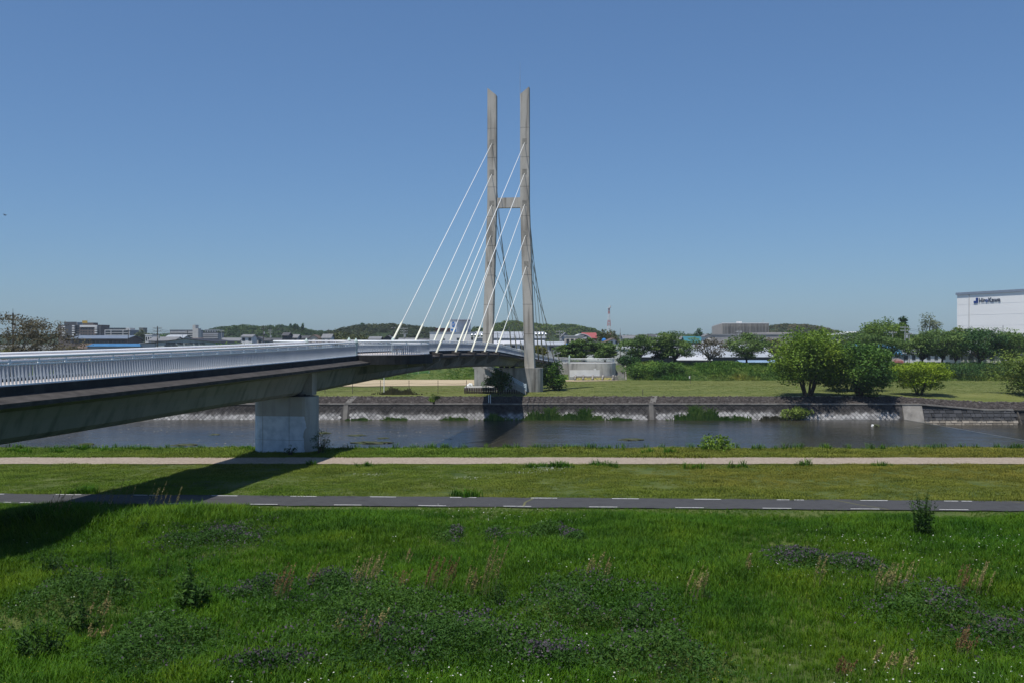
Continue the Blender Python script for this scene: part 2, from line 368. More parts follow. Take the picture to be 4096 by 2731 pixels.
def block_mesh(seed):
    r = random.Random(seed); h = SD/2-0.010; t = h-0.035; d = 0.045+r.uniform(-.02,.03)
    f = lambda a: a+r.uniform(-.018,.018)
    base = [(f(-h),0,f(-h)),(f(h),0,f(-h)),(f(h),0,f(h)),(f(-h),0,f(h))]
    top = [(f(-t),-d+r.uniform(-.025,.02),f(-t)),(f(t),-d+r.uniform(-.025,.02),f(-t)),(f(t),-d+r.uniform(-.025,.02),f(t)),(f(-t),-d+r.uniform(-.025,.02),f(t))]
    rot = Matrix.Rotation(R(45), 3, 'Y')
    return [rot @ Vector(p) for p in base+top]
BF = [(4,5,6,7),(0,1,5,4),(1,2,6,5),(2,3,7,6),(3,0,4,7)]
bmeshes = []
for k in range(8):
    me = MB().add(block_mesh(k), BF).mesh('stone_block'); me.materials.append(m_stone); bmeshes.append(me)
TILT = Matrix.Rotation(-.38,3,'X'); rest = MB(); nb = 0; centres = []
row = 0; z = WATER_Z-0.05
while z < -3.0:
    x = W0+0.5+(row % 2)*DG/2
    while x < W1-0.5: centres.append((x, z)); x += DG
    z += DG/2; row += 1
m_rib = mat('weathered_rib_concrete',[(0.10,0.093,0.085),(0.17,0.16,0.145)],0.8,0.9)
RIBS = [-27.0, 22.6, -70]      # plain concrete strips between wall bays
for x, z in centres:
    if any(abs(x-r) < 0.6 for r in RIBS): continue
    y = 161.08+(z+6.7)*0.401
    if -20.5 < x < 22 and nb < 300 and random.random() < 0.97:
        o = link('stone_block', bmeshes[nb % 8], wall); o.location = (x, y, z); o.rotation_euler = (-.38+random.uniform(-.03,.03),random.uniform(-.06,.06),random.uniform(-.03,.03)); nb += 1
    else:
        rest.add([Vector((x,y,z))+(TILT @ v) for v in block_mesh(random.randrange(40))], BF)
o = rest.build('stone_blocks_beyond', m_stone, wall); o['kind'] = 'stuff'
o.data.attributes.new('rnd','FLOAT','FACE').data.foreach_set('value', np.repeat(rng.random(len(o.data.polygons)//5),5).astype(np.float32))
for r in RIBS:
    MB().hexa([(r-.36,161.1,-6.2),(r+.36,161.1,-6.2),(r+.36,162.5,-6.2),(r-.36,162.5,-6.2)],[(r-.36,162.47,-2.88),(r+.36,162.47,-2.88),(r+.36,162.8,-2.88),(r-.36,162.8,-2.88)]).build('concrete_rib', m_rib, wall)
    MB().hexa([(r-.5+.3,163.0,-2.72),(r+.5+.3,163.0,-2.72),(r+.5+1.0,165.6,-1.83),(r-.5+1.0,165.6,-1.83)],[(r-.5+.3,163.0,-2.55),(r+.5+.3,163.0,-2.55),(r+.5+1.0,165.6,-1.62),(r-.5+1.0,165.6,-1.62)]).build('concrete_rib', m_rib, wall)
# right: plain panel, then dark squared rubble wall stepping down past the weir
m_dark = stone_mat('dark_squared_stone', (0.055,0.056,0.060), (0.10,0.098,0.095), (0.25,0.22,0.18), -5.2, 0.5)
rw = thing('squared_stone_wall', (72,162,-6), 'dark squared-stone river wall stepping down beside the weir', 'wall')
def cop(x): return float(np.interp(x, [63.3,66.6,77.2,84], [-2.7,-2.72,-3.62,-3.66]))
mb = MB()
mb.hexa([(63.32,161.15,-6.7),(81.6,161.15,-6.7),(81.6,164,-6.7),(63.32,164,-6.7)],[(63.32,162.62,-3.75),(81.6,162.62,-3.75),(81.6,164,-3.75),(63.32,164,-3.75)])
mb.hexa([(63.32,162.63,-3.76),(77.2,162.63,-3.76),(77.2,164,-3.76),(63.32,164,-3.76)],[(63.32,162.7,-2.9),(66.6,162.7,-2.92),(66.6,164,-2.92),(63.32,164,-2.9)])
mb.hexa([(66.61,162.63,-3.77),(77.2,162.63,-3.77),(77.2,164,-3.77),(66.61,164,-3.77)],[(66.61,162.7,-2.92),(77.2,162.7,-3.76),(77.2,164,-3.76),(66.61,164,-2.92)])
mb.build('wall_core', m_joint, rw)
for a, b in ((63.3,66.6),(66.6,70.2),(70.2,73.7),(73.7,77.2),(77.2,80.2),(80.2,82)):
    MB().hexa([(a+.01,162.4,cop(a)-.2),(b-.01,162.4,cop(b)-.2),(b-.01,163.1,cop(b)-.2),(a+.01,163.1,cop(a)-.2)],[(a+.01,162.4,cop(a)),(b-.01,162.4,cop(b)),(b-.01,163.1,cop(b)),(a+.01,163.1,cop(a))]).build('coping_stone', m_cope, rw)
rs = random.Random(5); z = -6.3
while z < -2.9:
    h = rs.uniform(0.40,0.58); x = 66.7+rs.uniform(-.1,.1) if z < 9 else 0
    while x < 81.3:
        w = rs.uniform(0.45,1.35); hh = h
        top = cop(x+w/2)-0.22
        if z+0.15 < top:
            z1 = min(z+hh, top); y = 161.15+(z+6.7)*0.49; d = rs.uniform(.06,.2); g_ = 0.045
            f = lambda: rs.uniform(-.03,.03)
            MB().hexa([(x+g_,y-d+f(),z+g_+f()),(x+w-g_,y-d+f(),z+g_+f()),(x+w-g_,y+.2,z+g_),(x+g_,y+.2,z+g_)],
                      [(x+g_,y-d+.22+f(),z1-g_+f()),(x+w-g_,y-d+.22+f(),z1-g_+f()),(x+w-g_,y+.3,z1-g_),(x+g_,y+.3,z1-g_)]).build('stone_block', m_dark, rw)
        x += w
    z += h
MB().hexa([(63.4,161.0,-6.3),(66.6,161.0,-6.3),(66.6,162.6,-6.3),(63.4,162.6,-6.3)],[(63.4,162.5,-2.92),(66.6,162.5,-2.94),(66.6,162.9,-2.94),(63.4,162.9,-2.92)]).build('concrete_panel', m_cope, rw)
# small sluice at the right end
sg = thing('sluice_frame', (82.5,161.5,-6), 'small weathered sluice frame at the right end of the river wall', 'sluice')
m_wood = mat('grey_timber', [(0.06,0.055,0.045),(0.14,0.12,0.10)], 3, 0.9)
for xx in (81.9, 83.4): MB().beam((xx+.5,161.3,-6.5),(xx,162.3,-3.7),.22,.25).build('post', m_wood, sg)
MB().box(81.5,86,162.0,162.5,-3.75,-3.55).build('top_beam', m_wood, sg)
MB().box(82.2,83.6,161.75,161.9,-5.2,-4.6).build('gate_plank', m_wood, sg)
MB().box(81.0,92,163.2,164,-6.7,-3.9).build('back_wall', m_joint, sg)
# ---- rubble slope between coping and lawn
m_rip = mat('rubble_slope_stone', [(0.028,0.023,0.021),(0.055,0.046,0.043),(0.085,0.072,0.068)], 1.4, 0.95, bump=1.0, bscale=3.5)
mb = grid(XS, np.array([163.0,163.6,164.2,164.9,165.6]), lambda x, y: -2.72+(y-163)*0.385 + np.interp(x,[63.5,77.5],[0,-0.9])*1.0 + 0*y)
struct('rubble_slope', mb, m_rip)
# loose pale / dark stones on the slope
n = 9000; xs = rng.uniform(-75, 90, n); ys = rng.uniform(163.05, 165.55, n)
zs = -2.70+(ys-163)*0.385+np.interp(xs,[63.5,77.5],[0,-0.9])
mb = MB(); sz = np.where(rng.random(n)<.25, rng.uniform(.16,.34,n), rng.uniform(0.06,0.2,n))
for i in range(n):
    s = sz[i]; x,y,z = xs[i],ys[i],zs[i]; j = rng.uniform(-.4,.4,8)*s
    mb.add([(x-s+j[0],y-s*.7,z-.03),(x+s+j[1],y-s*.7+j[2],z-.03),(x+s,y+s*.8+j[3],z+.02),(x-s,y+s*.8,z+.02),(x+j[4],y+j[5]*.5,z+s*.7)],[(0,1,4),(1,2,4),(2,3,4),(3,0,4)])
o = mb.build('rubble_stones', mat('rubble_stones', [(0.024,0.020,0.018),(0.05,0.042,0.039),(0.08,0.07,0.065),(0.26,0.245,0.23)], 2.3, 0.95, lo=0.36, hi=0.76), fix=False)
tag(o, 'dark rubble stones covering the slope above the river wall', 'rubble', kind='stuff')
# ================================================================ FOOTBRIDGE
S_ = 0.137; LN = math.hypot(S_, 1); NX, NY = 1/LN, -S_/LN
DZ = [(4,6.2),(36,6.12),(60,6.25),(80,6.44),(92,6.52),(104,6.48),(124,6.32),(152,5.83),(178,4.74),(205,3.6),(225,2.65),(236,2.1),(246,1.85)]
GZ = [(4,4.3),(36,3.95),(60,4.0),(70,3.98),(92,4.27),(107,4.4),(125,4.2),(138,3.98),(160,3.42),(180,2.85),(205,1.9),(225,1.1),(246,0.4)]
def bp(d, off, z=0.0, abs_z=False):
    return Vector((-25.4+S_*d+.0013*max(0.,d-205)**2+off*NX, d+off*NY, z if abs_z else interp(d, DZ)+z))
m_conc = mat('bridge_concrete', [(0.27,0.265,0.25),(0.36,0.35,0.33),(0.42,0.41,0.385)], 0.35, 0.85, streak=((0.13,0.125,0.115),1.1,0.16,0.75), bump=0.15, bscale=6)
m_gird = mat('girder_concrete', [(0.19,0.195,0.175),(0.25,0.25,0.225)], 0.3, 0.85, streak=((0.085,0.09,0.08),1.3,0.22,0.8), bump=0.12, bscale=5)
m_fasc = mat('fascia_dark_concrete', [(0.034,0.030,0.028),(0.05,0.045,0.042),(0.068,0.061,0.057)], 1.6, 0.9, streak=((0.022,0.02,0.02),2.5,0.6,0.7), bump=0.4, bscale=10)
m_kerb = mat('mould_black_kerb', [(0.018,0.018,0.019),(0.04,0.04,0.04)], 1.2, 0.95, streak=((0.07,0.07,0.07),2,0.4,0.4))
m_white = mat('white_rail_paint', [(0.82,0.83,0.84),(0.88,0.88,0.88)], 0.5, 0.4, spec=0.4)
m_slat = mat('pale_blue_slat_paint', [(0.30,0.34,0.39),(0.35,0.39,0.44)], 0.6, 0.45, spec=0.4)
m_fin = mat('pale_green_finial', [(0.42,0.52,0.48),(0.52,0.60,0.56)], 2, 0.5)
m_floor = mat('deck_paving', [(0.42,0.37,0.34),(0.50,0.45,0.42)], 1.5, 0.9)
m_cream = mat('cream_cable_sleeve', [(0.72,0.70,0.56),(0.80,0.78,0.64)], 0.6, 0.45)
m_cable = mat('white_cable', [(0.78,0.78,0.75),(0.84,0.84,0.80)], 0.6, 0.45)
m_cabled = mat('dark_grey_cable',[(0.16,0.165,0.16),(0.21,0.21,0.20)],0.6,0.5)
m_sleeved = mat('olive_grey_sleeve',[(0.22,0.22,0.17),(0.28,0.28,0.22)],0.6,0.5)
m_py = mat('pylon_concrete', [(0.33,0.30,0.26),(0.44,0.41,0.36),(0.52,0.485,0.43)], 0.22, 0.88, stretch=(1.5,1.5,0.6), streak=((0.13,0.115,0.095),1.5,0.10,0.85), bump=0.2, bscale=4)
br = thing('cable_stayed_footbridge', (-16,70,0), 'concrete cable-stayed footbridge with twin pylon legs and white railings', 'bridge')
ST = [4,10,16,22,28,34,40,46,52,58,64,70,76,82,88,94,100,107,113,119,125,131,138,145,152,160,168,176,184,192,200,208,216,224,232,238,246]
def hw(d): return 3.2 if d < 176 else float(np.interp(d,[176,184],[3.0,2.95])) if d < 184 else 2.95
rings = []
for d in ST:
    h = interp(d,DZ)-interp(d,GZ); e = 3.15 if d < 170 else 2.75
    pr = [(2.2,-.02),(2.2,-.21),(e,-.42),(e,-.55),(1.75,-.86),(1.5,-h*.62),(1.28,-h+.28),(1.0,-h+.07),(.75,-h)]
    rings.append([bp(d,o,z) for o, z in pr]+[bp(d,-o,z) for o, z in pr[::-1]])
gd = MB().sweep(rings).build('girder', m_gird, br)
# fascia wing and kerb are their own pieces, laid proud of the girder
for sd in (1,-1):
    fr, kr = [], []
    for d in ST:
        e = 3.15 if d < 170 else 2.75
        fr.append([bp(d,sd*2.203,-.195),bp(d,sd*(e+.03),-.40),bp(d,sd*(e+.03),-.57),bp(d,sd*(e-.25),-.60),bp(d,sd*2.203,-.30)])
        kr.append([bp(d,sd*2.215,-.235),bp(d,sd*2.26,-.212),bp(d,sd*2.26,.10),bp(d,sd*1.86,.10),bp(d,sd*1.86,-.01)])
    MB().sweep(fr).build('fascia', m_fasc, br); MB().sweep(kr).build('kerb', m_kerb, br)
MB().sweep([[bp(d,1.86,.0),bp(d,0,.03),bp(d,-1.86,.0)] for d in ST], closed=False).build('deck_paving', m_floor, br)
# ---- railings
def picket_mesh(b=0.105, t=0.028):
    # blade set across the rail, tapered to a point at the bottom
    return MB().add([(-.012,-t/2,.0),(.03,-t/2,.0),(.03,t/2,.0),(-.012,t/2,.0),(-b/2,-t/2,.30),(b/2,-t/2,.30),(b/2,t/2,.30),(-b/2,t/2,.30),(-b/2,-t/2,.80),(b/2,-t/2,.80),(b/2,t/2,.80),(-b/2,t/2,.80)],
      [(0,3,2,1),(8,9,10,11)]+[(i,(i+1)%4,(i+1)%4+4,i+4) for i in range(4)]+[(4+i,4+(i+1)%4,8+(i+1)%4,8+i) for i in range(4)]).mesh('picket')
pm_ = picket_mesh(); pm_.materials.append(m_slat)
RZ = math.atan2(NY, NX)
def rail_run(name, pts, picks, posts, indiv=lambda p: False, label=None):
    """pts: list of base points along the rail (top of kerb), picks/posts: (point, angle)"""
    root = MB().tube([p+Vector((0,0,1.075)) for p in pts], 0.072, 8).build(name, m_white, br, smooth=True)
    up = lambda p, z: p+Vector((0,0,z))
    MB().tube([up(p,.90) for p in pts], 0.038, 6).build('middle_rail', m_white, root, smooth=True)
    rr = []
    for i, p in enumerate(pts):
        q = pts[min(i+1,len(pts)-1)]-pts[max(i-1,0)]; n = Vector((q.y,-q.x,0)).normalized()
        rr.append([p-n*.055+Vector((0,0,.775)),p+n*.055+Vector((0,0,.775)),p+n*.055+Vector((0,0,.825)),p-n*.055+Vector((0,0,.825))])
    MB().sweep(rr).build('picket_rail', m_white, root)
    MB().sweep([[v-Vector((0,0,.755)) for v in r] for r in rr]).build('foot_rail', m_white, root)
    for p, a in posts:
        c = Matrix.Rotation(a,4,'Z'); mb = MB()
        for z0, z1, w0, w1 in ((.82,.93,.05,.04),(.93,1.06,.04,.028)):
            f = lambda x,y,z: p+(c @ Vector((x,y,z)))
            mb.hexa([f(-w0,-.03,z0),f(w0,-.03,z0),f(w0,.03,z0),f(-w0,.03,z0)],[f(-w1,-.025,z1),f(w1,-.025,z1),f(w1,.025,z1),f(-w1,.025,z1)])
        mb.build('rail_bracket', m_white, root)
    mass = MB()
    pv = [v.co.copy() for v in pm_.vertices]; pf = [tuple(q.vertices) for q in pm_.polygons]
    for p, a in picks:
        if indiv(p):
            o = link('picket', pm_, root); o.location = p; o.rotation_euler = (0,0,a)
        else:
            c = Matrix.Rotation(a,3,'Z'); mass.add([p+(c @ v) for v in pv], pf)
    if mass.v:
        o = mass.build('far_pickets', m_slat, root); o['kind'] = 'stuff'
    return root
def frange(a, b, s):
    o = []; 
    while a <= b+1e-6: o.append(a); a += s
    return o
BAL0, BAL1 = 79.9, 91.3; PK = 0.22
def straight(sd, d0, d1, indiv=lambda p: False):
    pts = [bp(d, sd*2.05, .10) for d in [d0]+frange(math.ceil(d0/3)*3+1e-3, d1-0.5, 3.0)+[d1]]
    return rail_run('railing', pts, [(bp(d,sd*2.05,.10),RZ if sd > 0 else RZ+math.pi) for d in frange(d0+.1,d1-.05,PK)],
                    [(bp(d,sd*2.05,.10),RZ) for d in frange(d0+.6,d1-.2,1.76)], indiv)
straight(1, 8, BAL0, lambda p: p.y > 29.0)
straight(1, BAL1, 238)
straight(-1, 8, BAL0, lambda p: 41 < p.y < 57.2)
straight(-1, BAL1, 240)
# ---- lookout balconies, half-round slabs on both sides
BC, BR_ = (BAL0+BAL1)/2, (BAL1-BAL0)/2-0.1
for sd in (1,-1):
    c = bp(BC, sd*2.05); arc = []
    for k in range(25):
        t = math.pi*k/24; along = -math.cos(t)*BR_; outw = math.sin(t)*BR_*0.80*sd
        arc.append(Vector((c.x+S_/LN*along+NX*outw, c.y+along/LN+NY*outw, c.z)))
    def ring(s, z): return [Vector((c.x+(p.x-c.x)*s, c.y+(p.y-c.y)*s, c.z+z)) for p in arc]
    poly = [(p.x,p.y) for p in ring(1.07,0)]
    if sd < 0: poly = poly[::-1]
    MB().prism(poly, c.z-.62, c.z+.095).build('lookout_slab', m_kerb, br)
    poly2 = [(p.x,p.y) for p in ring(.985,0)]
    MB().prism(poly2 if sd > 0 else poly2[::-1], c.z+.10, c.z+.125).build('lookout_paving', m_floor, br)
    for f in (-.55,-.1,.4):      # ribs carrying the slab
        q = bp(BC+f*BR_, sd*1.5, 0); w = bp(BC+f*BR_, sd*(2.1+BR_*0.75*math.sqrt(1-f*f)), 0)
        MB().hexa([(q.x,q.y-.22,c.z-1.5),(q.x,q.y+.22,c.z-1.5),(w.x,w.y+.22,c.z-.85),(w.x,w.y-.22,c.z-.85)],[(q.x,q.y-.22,c.z-.6),(q.x,q.y+.22,c.z-.6),(w.x,w.y+.22,c.z-.6),(w.x,w.y-.22,c.z-.6)]).build('slab_rib', m_gird, br)
    pts = [p+Vector((0,0,.125)) for p in arc]; L_ = 0; pk = []; po = []
    for i in range(24):
        a, b = pts[i], pts[i+1]; seg = (b-a).length; k = int(round(seg/PK))
        ang = math.atan2(b.y-a.y,b.x-a.x)+math.pi/2
        for j in range(max(1,k)): pk.append((a+(b-a)*((j+.5)/max(1,k)), ang))
        if i % 3 == 1: po.append((a, ang))
    rail_run('lookout_railing', pts, pk, po)
    for d in (BAL0, BAL1):
        p = bp(d, sd*2.05, 0); mb = MB()
        mb.tube([p+Vector((0,0,z)) for z in (0,1.12,1.14,1.22,1.34,1.52)], [.10,.10,.16,.17,.12,.01], 8)
        mb.build('finial_post', m_fin, br, smooth=False)
    # bench on the lookout
    q = bp(BC, sd*4.2, .125); bn = thing('lookout_bench', q, 'grey plank bench inside the %s rounded lookout railing' % ('near' if sd > 0 else 'far'), 'bench')
    for k in range(3):
        o_ = (k-1)*.16; MB().beam(bp(BC-1.5,sd*4.2+o_,.56),bp(BC+1.5,sd*4.2+o_,.56),.13,.05).build('plank', m_wood, bn)
    for t in (-1.1,1.1): MB().beam(bp(BC+t,sd*4.2,.125),bp(BC+t,sd*4.2,.53),.3,.12).build('leg', m_conc, bn)
# ---- outrigger ribs and cable anchors
NEAR_D = [107.0,117.6,128.0,138.3,148.5]; BACK_D = [205.5,214,222.5,231,239]
HT = [43.0,37.5,31.9,26.4,20.9]
def rib(d, sd, dep):
    q0 = bp(d-.35,sd*1.55,-.6); q1 = bp(d+.35,sd*1.55,-.6); w0 = bp(d-.35,sd*3.05,-.6); w1 = bp(d+.35,sd*3.05,-.6)
    dn = lambda p, z: p+Vector((0,0,z))
    b = [dn(q0,-dep),dn(q1,-dep),dn(w1,-.28),dn(w0,-.28)]; t = [q0,q1,w1,w0]
    MB().hexa(b,t).build('outrigger', m_gird, br)
    MB().hexa([bp(d-.75,sd*2.3,-.45),bp(d+.75,sd*2.3,-.45),bp(d+.75,sd*3.25,-.6),bp(d-.75,sd*3.25,-.6)],[bp(d-.75,sd*2.3,.02),bp(d+.75,sd*2.3,.02),bp(d+.75,sd*3.25,-.12),bp(d-.75,sd*3.25,-.12)]).build('anchor_block', m_fasc, br)
for sd in (1,-1):
    for d in NEAR_D: rib(d, sd, 1.15)
    for d in BACK_D: rib(d, sd, 0.9)
PYD = 181.0
def leg_c(z): return float(np.interp(z,[2.6,32.3,60],[3.90,2.98,2.98]))
def legp(sd, z, along=0.0, oo=0.0):
    c = bp(PYD, 0); o = sd*leg_c(z)+oo
    return Vector((c.x-.0+NX*o+S_/LN*along, c.y+NY*o+along/LN, z))
for sd in (1,-1):
    for grp, sgn in ((NEAR_D,-1),(BACK_D,1)):
        for d, h in zip(grp, HT):
            a = bp(d, sd*2.72, -.05); b = legp(sd, h, sgn*.62); dr = (b-a).normalized()
            cb = MB().tube([a+dr*1.5, b], .05, 7).build('stay_cable', m_cable if sgn < 0 else m_cabled, br, smooth=True)
            MB().tube([a-dr*.2, a+dr*7.0, a+dr*7.9], [.13,.115,.055], 9).build('cable_sleeve', m_cream if sgn < 0 else m_sleeved, cb, smooth=True)
# ---- pylon
py = MB()
def leg_ring(sd, z, zl=None):
    w = float(np.interp(z,[2.6,32,53],[.87,.80,.80])); dp = float(np.interp(z,[2.6,32,53],[1.15,.80,.72]))
    r = []
    for o, a in ((-w,-dp),(w,-dp),(w,dp),(-w,dp)):
        zz = z if zl is None else z-(0.65+0.65*(-o*sd/w))   # outer edge high, inner edge low
        p = legp(sd, z, a, o); r.append(Vector((p.x,p.y,zz)))
    return r
for sd in (1,-1):
    lg = MB().sweep([leg_ring(sd,z) for z in (2.5,8,14,20,26,32.3,38,44,49)]+[leg_ring(sd,53.05,1)]).build('pylon_leg', m_py, br)
    for z in (8.6,13.9,19.2,24.5,29.8,35.1,40.4,45.7):   # pour joints, recessed look by a slightly proud darker band
        rg = leg_ring(sd,z); rg2 = leg_ring(sd,z+.05); c0 = sum(rg,Vector())/4
        f = lambda p: Vector((c0.x+(p.x-c0.x)*1.004,c0.y+(p.y-c0.y)*1.004,p.z))
        MB().sweep([[f(p) for p in rg],[f(p) for p in rg2]],caps=False).build('pour_joint', m_fasc, lg)
    for h in HT:      # anchor recess plates
        p = legp(sd,h,-float(np.interp(h,[2.6,32,53],[1.15,.80,.72]))-.0)
        MB().hexa(*[[legp(sd,h+z,-float(np.interp(h,[2.6,32,53],[1.15,.80,.72]))-.02+y,x) for x,y in ((-.4,-.012),(.4,-.012),(.4,.03),(-.4,.03))] for z in (-.2,.75)]).build('anchor_plate', mat('stained_patch',[(0.20,0.185,0.16),(0.34,0.32,0.28)],1.2,.9), lg)
MB().hexa(*[[legp(-1,z,-.55,.7),legp(1,z,-.55,-.7),legp(1,z,.55,-.7),legp(-1,z,.55,.7)] for z in (31.4,33.2)]).build('crossbeam', m_py, br)
a = legp(1,51.0,-.3,-.86); MB().tube([a, a+Vector((0,0,4.0)), a+Vector((0,0,4.05)), a+Vector((0,0,6.6))],[.05,.04,.025,.015],6).build('lightning_rod', plain('galvanised',(0.45,0.47,0.5),0.4,0.6), br)
# pylon pier (wall with rounded ends) and girder bearings
ctr = bp(PYD,0); pol = []
for k in range(9):
    t = -math.pi/2+math.pi*k/8; pol.append((5.2+1.35*math.cos(t),1.5*math.sin(t)))
for k in range(9):
    t = math.pi/2+math.pi*k/8; pol.append((-4.9+1.1*math.cos(t),1.5*math.sin(t)))
W2 = lambda o, a: (ctr.x+NX*o+S_/LN*a-.3, ctr.y+NY*o+a/LN)
MB().prism([W2(o,a) for o,a in pol], LAWN_Z-1.5, 2.58).build('pylon_pier', mat('pier_concrete',[(0.22,0.21,0.20),(0.31,0.30,0.28),(0.37,0.36,0.34)],0.4,0.88,streak=((0.075,0.07,0.066),1.3,0.12,0.85),bump=0.2), br)
for o in (-1.0,0,1.0): MB().prism([W2(o+dx,dy) for dx,dy in ((-.35,-.6),(.35,-.6),(.35,.6),(-.35,.6))],2.585,2.9).build('bearing', m_kerb, br)
for sd in (1,-1):
    q = [W2(sd*o, a) for o, a in ((1.2,-.9),(2.0,-.9),(2.0,.9),(1.2,.9))]
    MB().prism(q if sd > 0 else q[::-1], 2.9, 4.2).build('girder_stop', m_gird, br)
# near river pier: rounded wall pier, blue-white painted patch on the front
PD = 70.2; pc = bp(PD,0); ptop = 3.93
pol = []
for k in range(11):
    t = -math.pi/2+math.pi*k/10; pol.append((1.55+0.62*math.cos(t),1.25*math.sin(t)))
for k in range(11):
    t = math.pi/2+math.pi*k/10; pol.append((-1.55+0.62*math.cos(t),1.25*math.sin(t)))
W3 = lambda o, a: (pc.x+NX*o+S_/LN*a, pc.y+NY*o+a/LN)
def pier_mat():
    m = mat('near_pier_concrete',[(0.30,0.305,0.29),(0.40,0.40,0.385)],0.45,0.85,streak=((0.14,0.14,0.13),1.4,0.2,0.6),bump=0.15)
    nt = m.node_tree; L = nt.links.new; b = nt.nodes['Principled BSDF']; src = b.inputs['Base Color'].links[0].from_socket
    g = nt.nodes.new('ShaderNodeNewGeometry'); sp = nt.nodes.new('ShaderNodeSeparateXYZ'); L(g.outputs['Position'], sp.inputs[0])
    n = nt.nodes.new('ShaderNodeTexNoise'); n.inputs['Scale'].default_value = 0.9; n.inputs['Detail'].default_value = 3; L(g.outputs['Position'], n.inputs[0])
    # painted-over area: below z 2.55 and left of a ragged edge
    a = nt.nodes.new('ShaderNodeMath'); a.operation = 'MULTIPLY_ADD'; L(n.outputs[0], a.inputs[0]); a.inputs[1].default_value = 1.6; L(sp.outputs[0], a.inputs[2])
    c = nt.nodes.new('ShaderNodeMath'); c.operation = 'LESS_THAN'; L(a.outputs[0], c.inputs[0]); c.inputs[1].default_value = -13.55
    e = nt.nodes.new('ShaderNodeMath'); e.operation = 'LESS_THAN'; L(sp.outputs[2], e.inputs[0]); e.inputs[1].default_value = 2.62
    f = nt.nodes.new('ShaderNodeMath'); f.operation = 'MULTIPLY'; L(c.outputs[0], f.inputs[0]); L(e.outputs[0], f.inputs[1])
    n2 = nt.nodes.new('ShaderNodeTexNoise'); n2.inputs['Scale'].default_value = 2.2; n2.inputs['Detail'].default_value = 6; L(g.outputs['Position'], n2.inputs[0])
    r = _ramp(nt, [(0.46,0.53,0.61),(0.62,0.68,0.76)],0.35,0.65); L(n2.outputs[0], r.inputs[0])
    mx = nt.nodes.new('ShaderNodeMix'); mx.data_type = 'RGBA'; L(f.outputs[0], mx.inputs[0]); L(src, mx.inputs[6]); L(r.outputs[0], mx.inputs[7])
    L(mx.outputs[2], b.inputs['Base Color']); return m
npier = MB().prism([W3(o,a) for o,a in pol], -1.0, ptop).build('near_pier', pier_mat(), br)
mj = mat('pier_joint_line',[(0.27,0.28,0.29),(0.33,0.34,0.35)],3)
for z in (0.95,2.6):
    MB().prism([W3(o*1.003,a*1.003) for o,a in pol], z, z+.022).build('pour_joint', mj, npier)
for o in (-1.3,.6):
    p0 = W3(o,-1.252); MB().box(p0[0]-.012,p0[0]+.012,p0[1]-.012,p0[1]+.05,0,ptop-.02).build('pour_joint', mj, npier)
MB().prism([W3(o*.72,a*.8) for o,a in pol], ptop+.005, ptop+.16).build('bearing', m_kerb, br)
for sd in (1,-1):    # squared stops on the girder flanks above the pier
    q = [W3(sd*o, a) for o, a in ((1.0,-.45),(1.98,-.45),(1.98,.45),(1.0,.45))]
    MB().prism(q if sd > 0 else q[::-1], 4.02, 5.62).build('girder_stop', m_conc, br)
# ---- stair going down from the deck to the far lawn, beside the pylon pier
sa, sb = P(1905,1452,172.5), P(2104,1563,170.5); nst = 22
for off, nm in ((-.95,'stringer'),(.95,'stringer')):
    v = Vector((0,off,0)); MB().hexa([sa+v+Vector((-.6,-.1,-.75)),sb+v+Vector((0,-.1,-.55)),sb+v+Vector((0,.1,-.55)),sa+v+Vector((-.6,.1,-.75))],[sa+v+Vector((-.6,-.1,.1)),sb+v+Vector((0,-.1,.1)),sb+v+Vector((0,.1,.1)),sa+v+Vector((-.6,.1,.1))]).build(nm, m_conc, br)
for k in range(nst):
    c = sa+(sb-sa)*((k+.5)/nst); w = (sb.x-sa.x)/nst
    MB().box(c.x-w*.55,c.x+w*.55,c.y-.85,c.y+.85,c.z-.12,c.z).build('step', m_conc, br)
m_blue = mat('pale_blue_stair_rail',[(0.42,0.52,0.58),(0.52,0.6,0.66)],1,0.5)
for off in (-.9,.9):
    v = Vector((0,off,0)); mb = MB()
    for h in (.55,.8,1.05): mb.tube([sa+v+Vector((0,0,h)),sb+v+Vector((0,0,h))],.045,6)
    for k in range(40):
        c = sa+(sb-sa)*(k/39)+v; mb.beam(c,c+Vector((0,0,.8 if k%6 else 1.05)),.03,.03)
    mb.beam(sb+v,sb+v+Vector((0,0,1.25)),.14,.14)
    mb.build('stair_railing', m_blue, br)
# ================================================================ FAR BANK STRUCTURES
ab = thing('abutment_wall', P(2370,1510,236), 'stained pale concrete abutment wall with curved end at the far bridge end', 'wall')
m_abw = mat('abutment_concrete',[(0.30,0.29,0.27),(0.42,0.41,0.385),(0.48,0.47,0.45)],0.4,0.88,streak=((0.10,0.10,0.10),1.1,0.25,0.8),bump=0.15)
a0, a1 = P(2276,1455,228), P(2462,1455,228); zt = 8-102*228/4000
pol = [(a0.x,228.0),(a1.x-3.2,228.0)]+[(a1.x-3.2+3.6*math.sin(t),228.0+3.6*(1-math.cos(t))) for t in [k*math.pi/2/8 for k in range(1,9)]]+[(a1.x+.4,246),(a0.x,246)]
MB().prism(pol, LAWN_Z-.8, zt).build('wall_body', m_abw, ab)
m_over = mat('whitewashed_patch',[(0.64,0.64,0.63),(0.76,0.76,0.75)],0.8,0.9)
MB().box(a0.x+.15,a1.x-3.6,227.985,228.05,-.95,.66).build('whitewash', m_over, ab); MB().box(a0.x+6.2,a1.x-5.0,227.98,228.05,.662,1.0).build('whitewash', m_over, ab)
pts = [Vector((x,y,zt)) for x,y in [(a0.x+.2,228.3),(a1.x-3.2,228.3)]+[(a1.x-3.2+3.3*math.sin(t),228.3+3.3*(1-math.cos(t))) for t in [k*math.pi/2/5 for k in range(1,6)]]]
pk = []
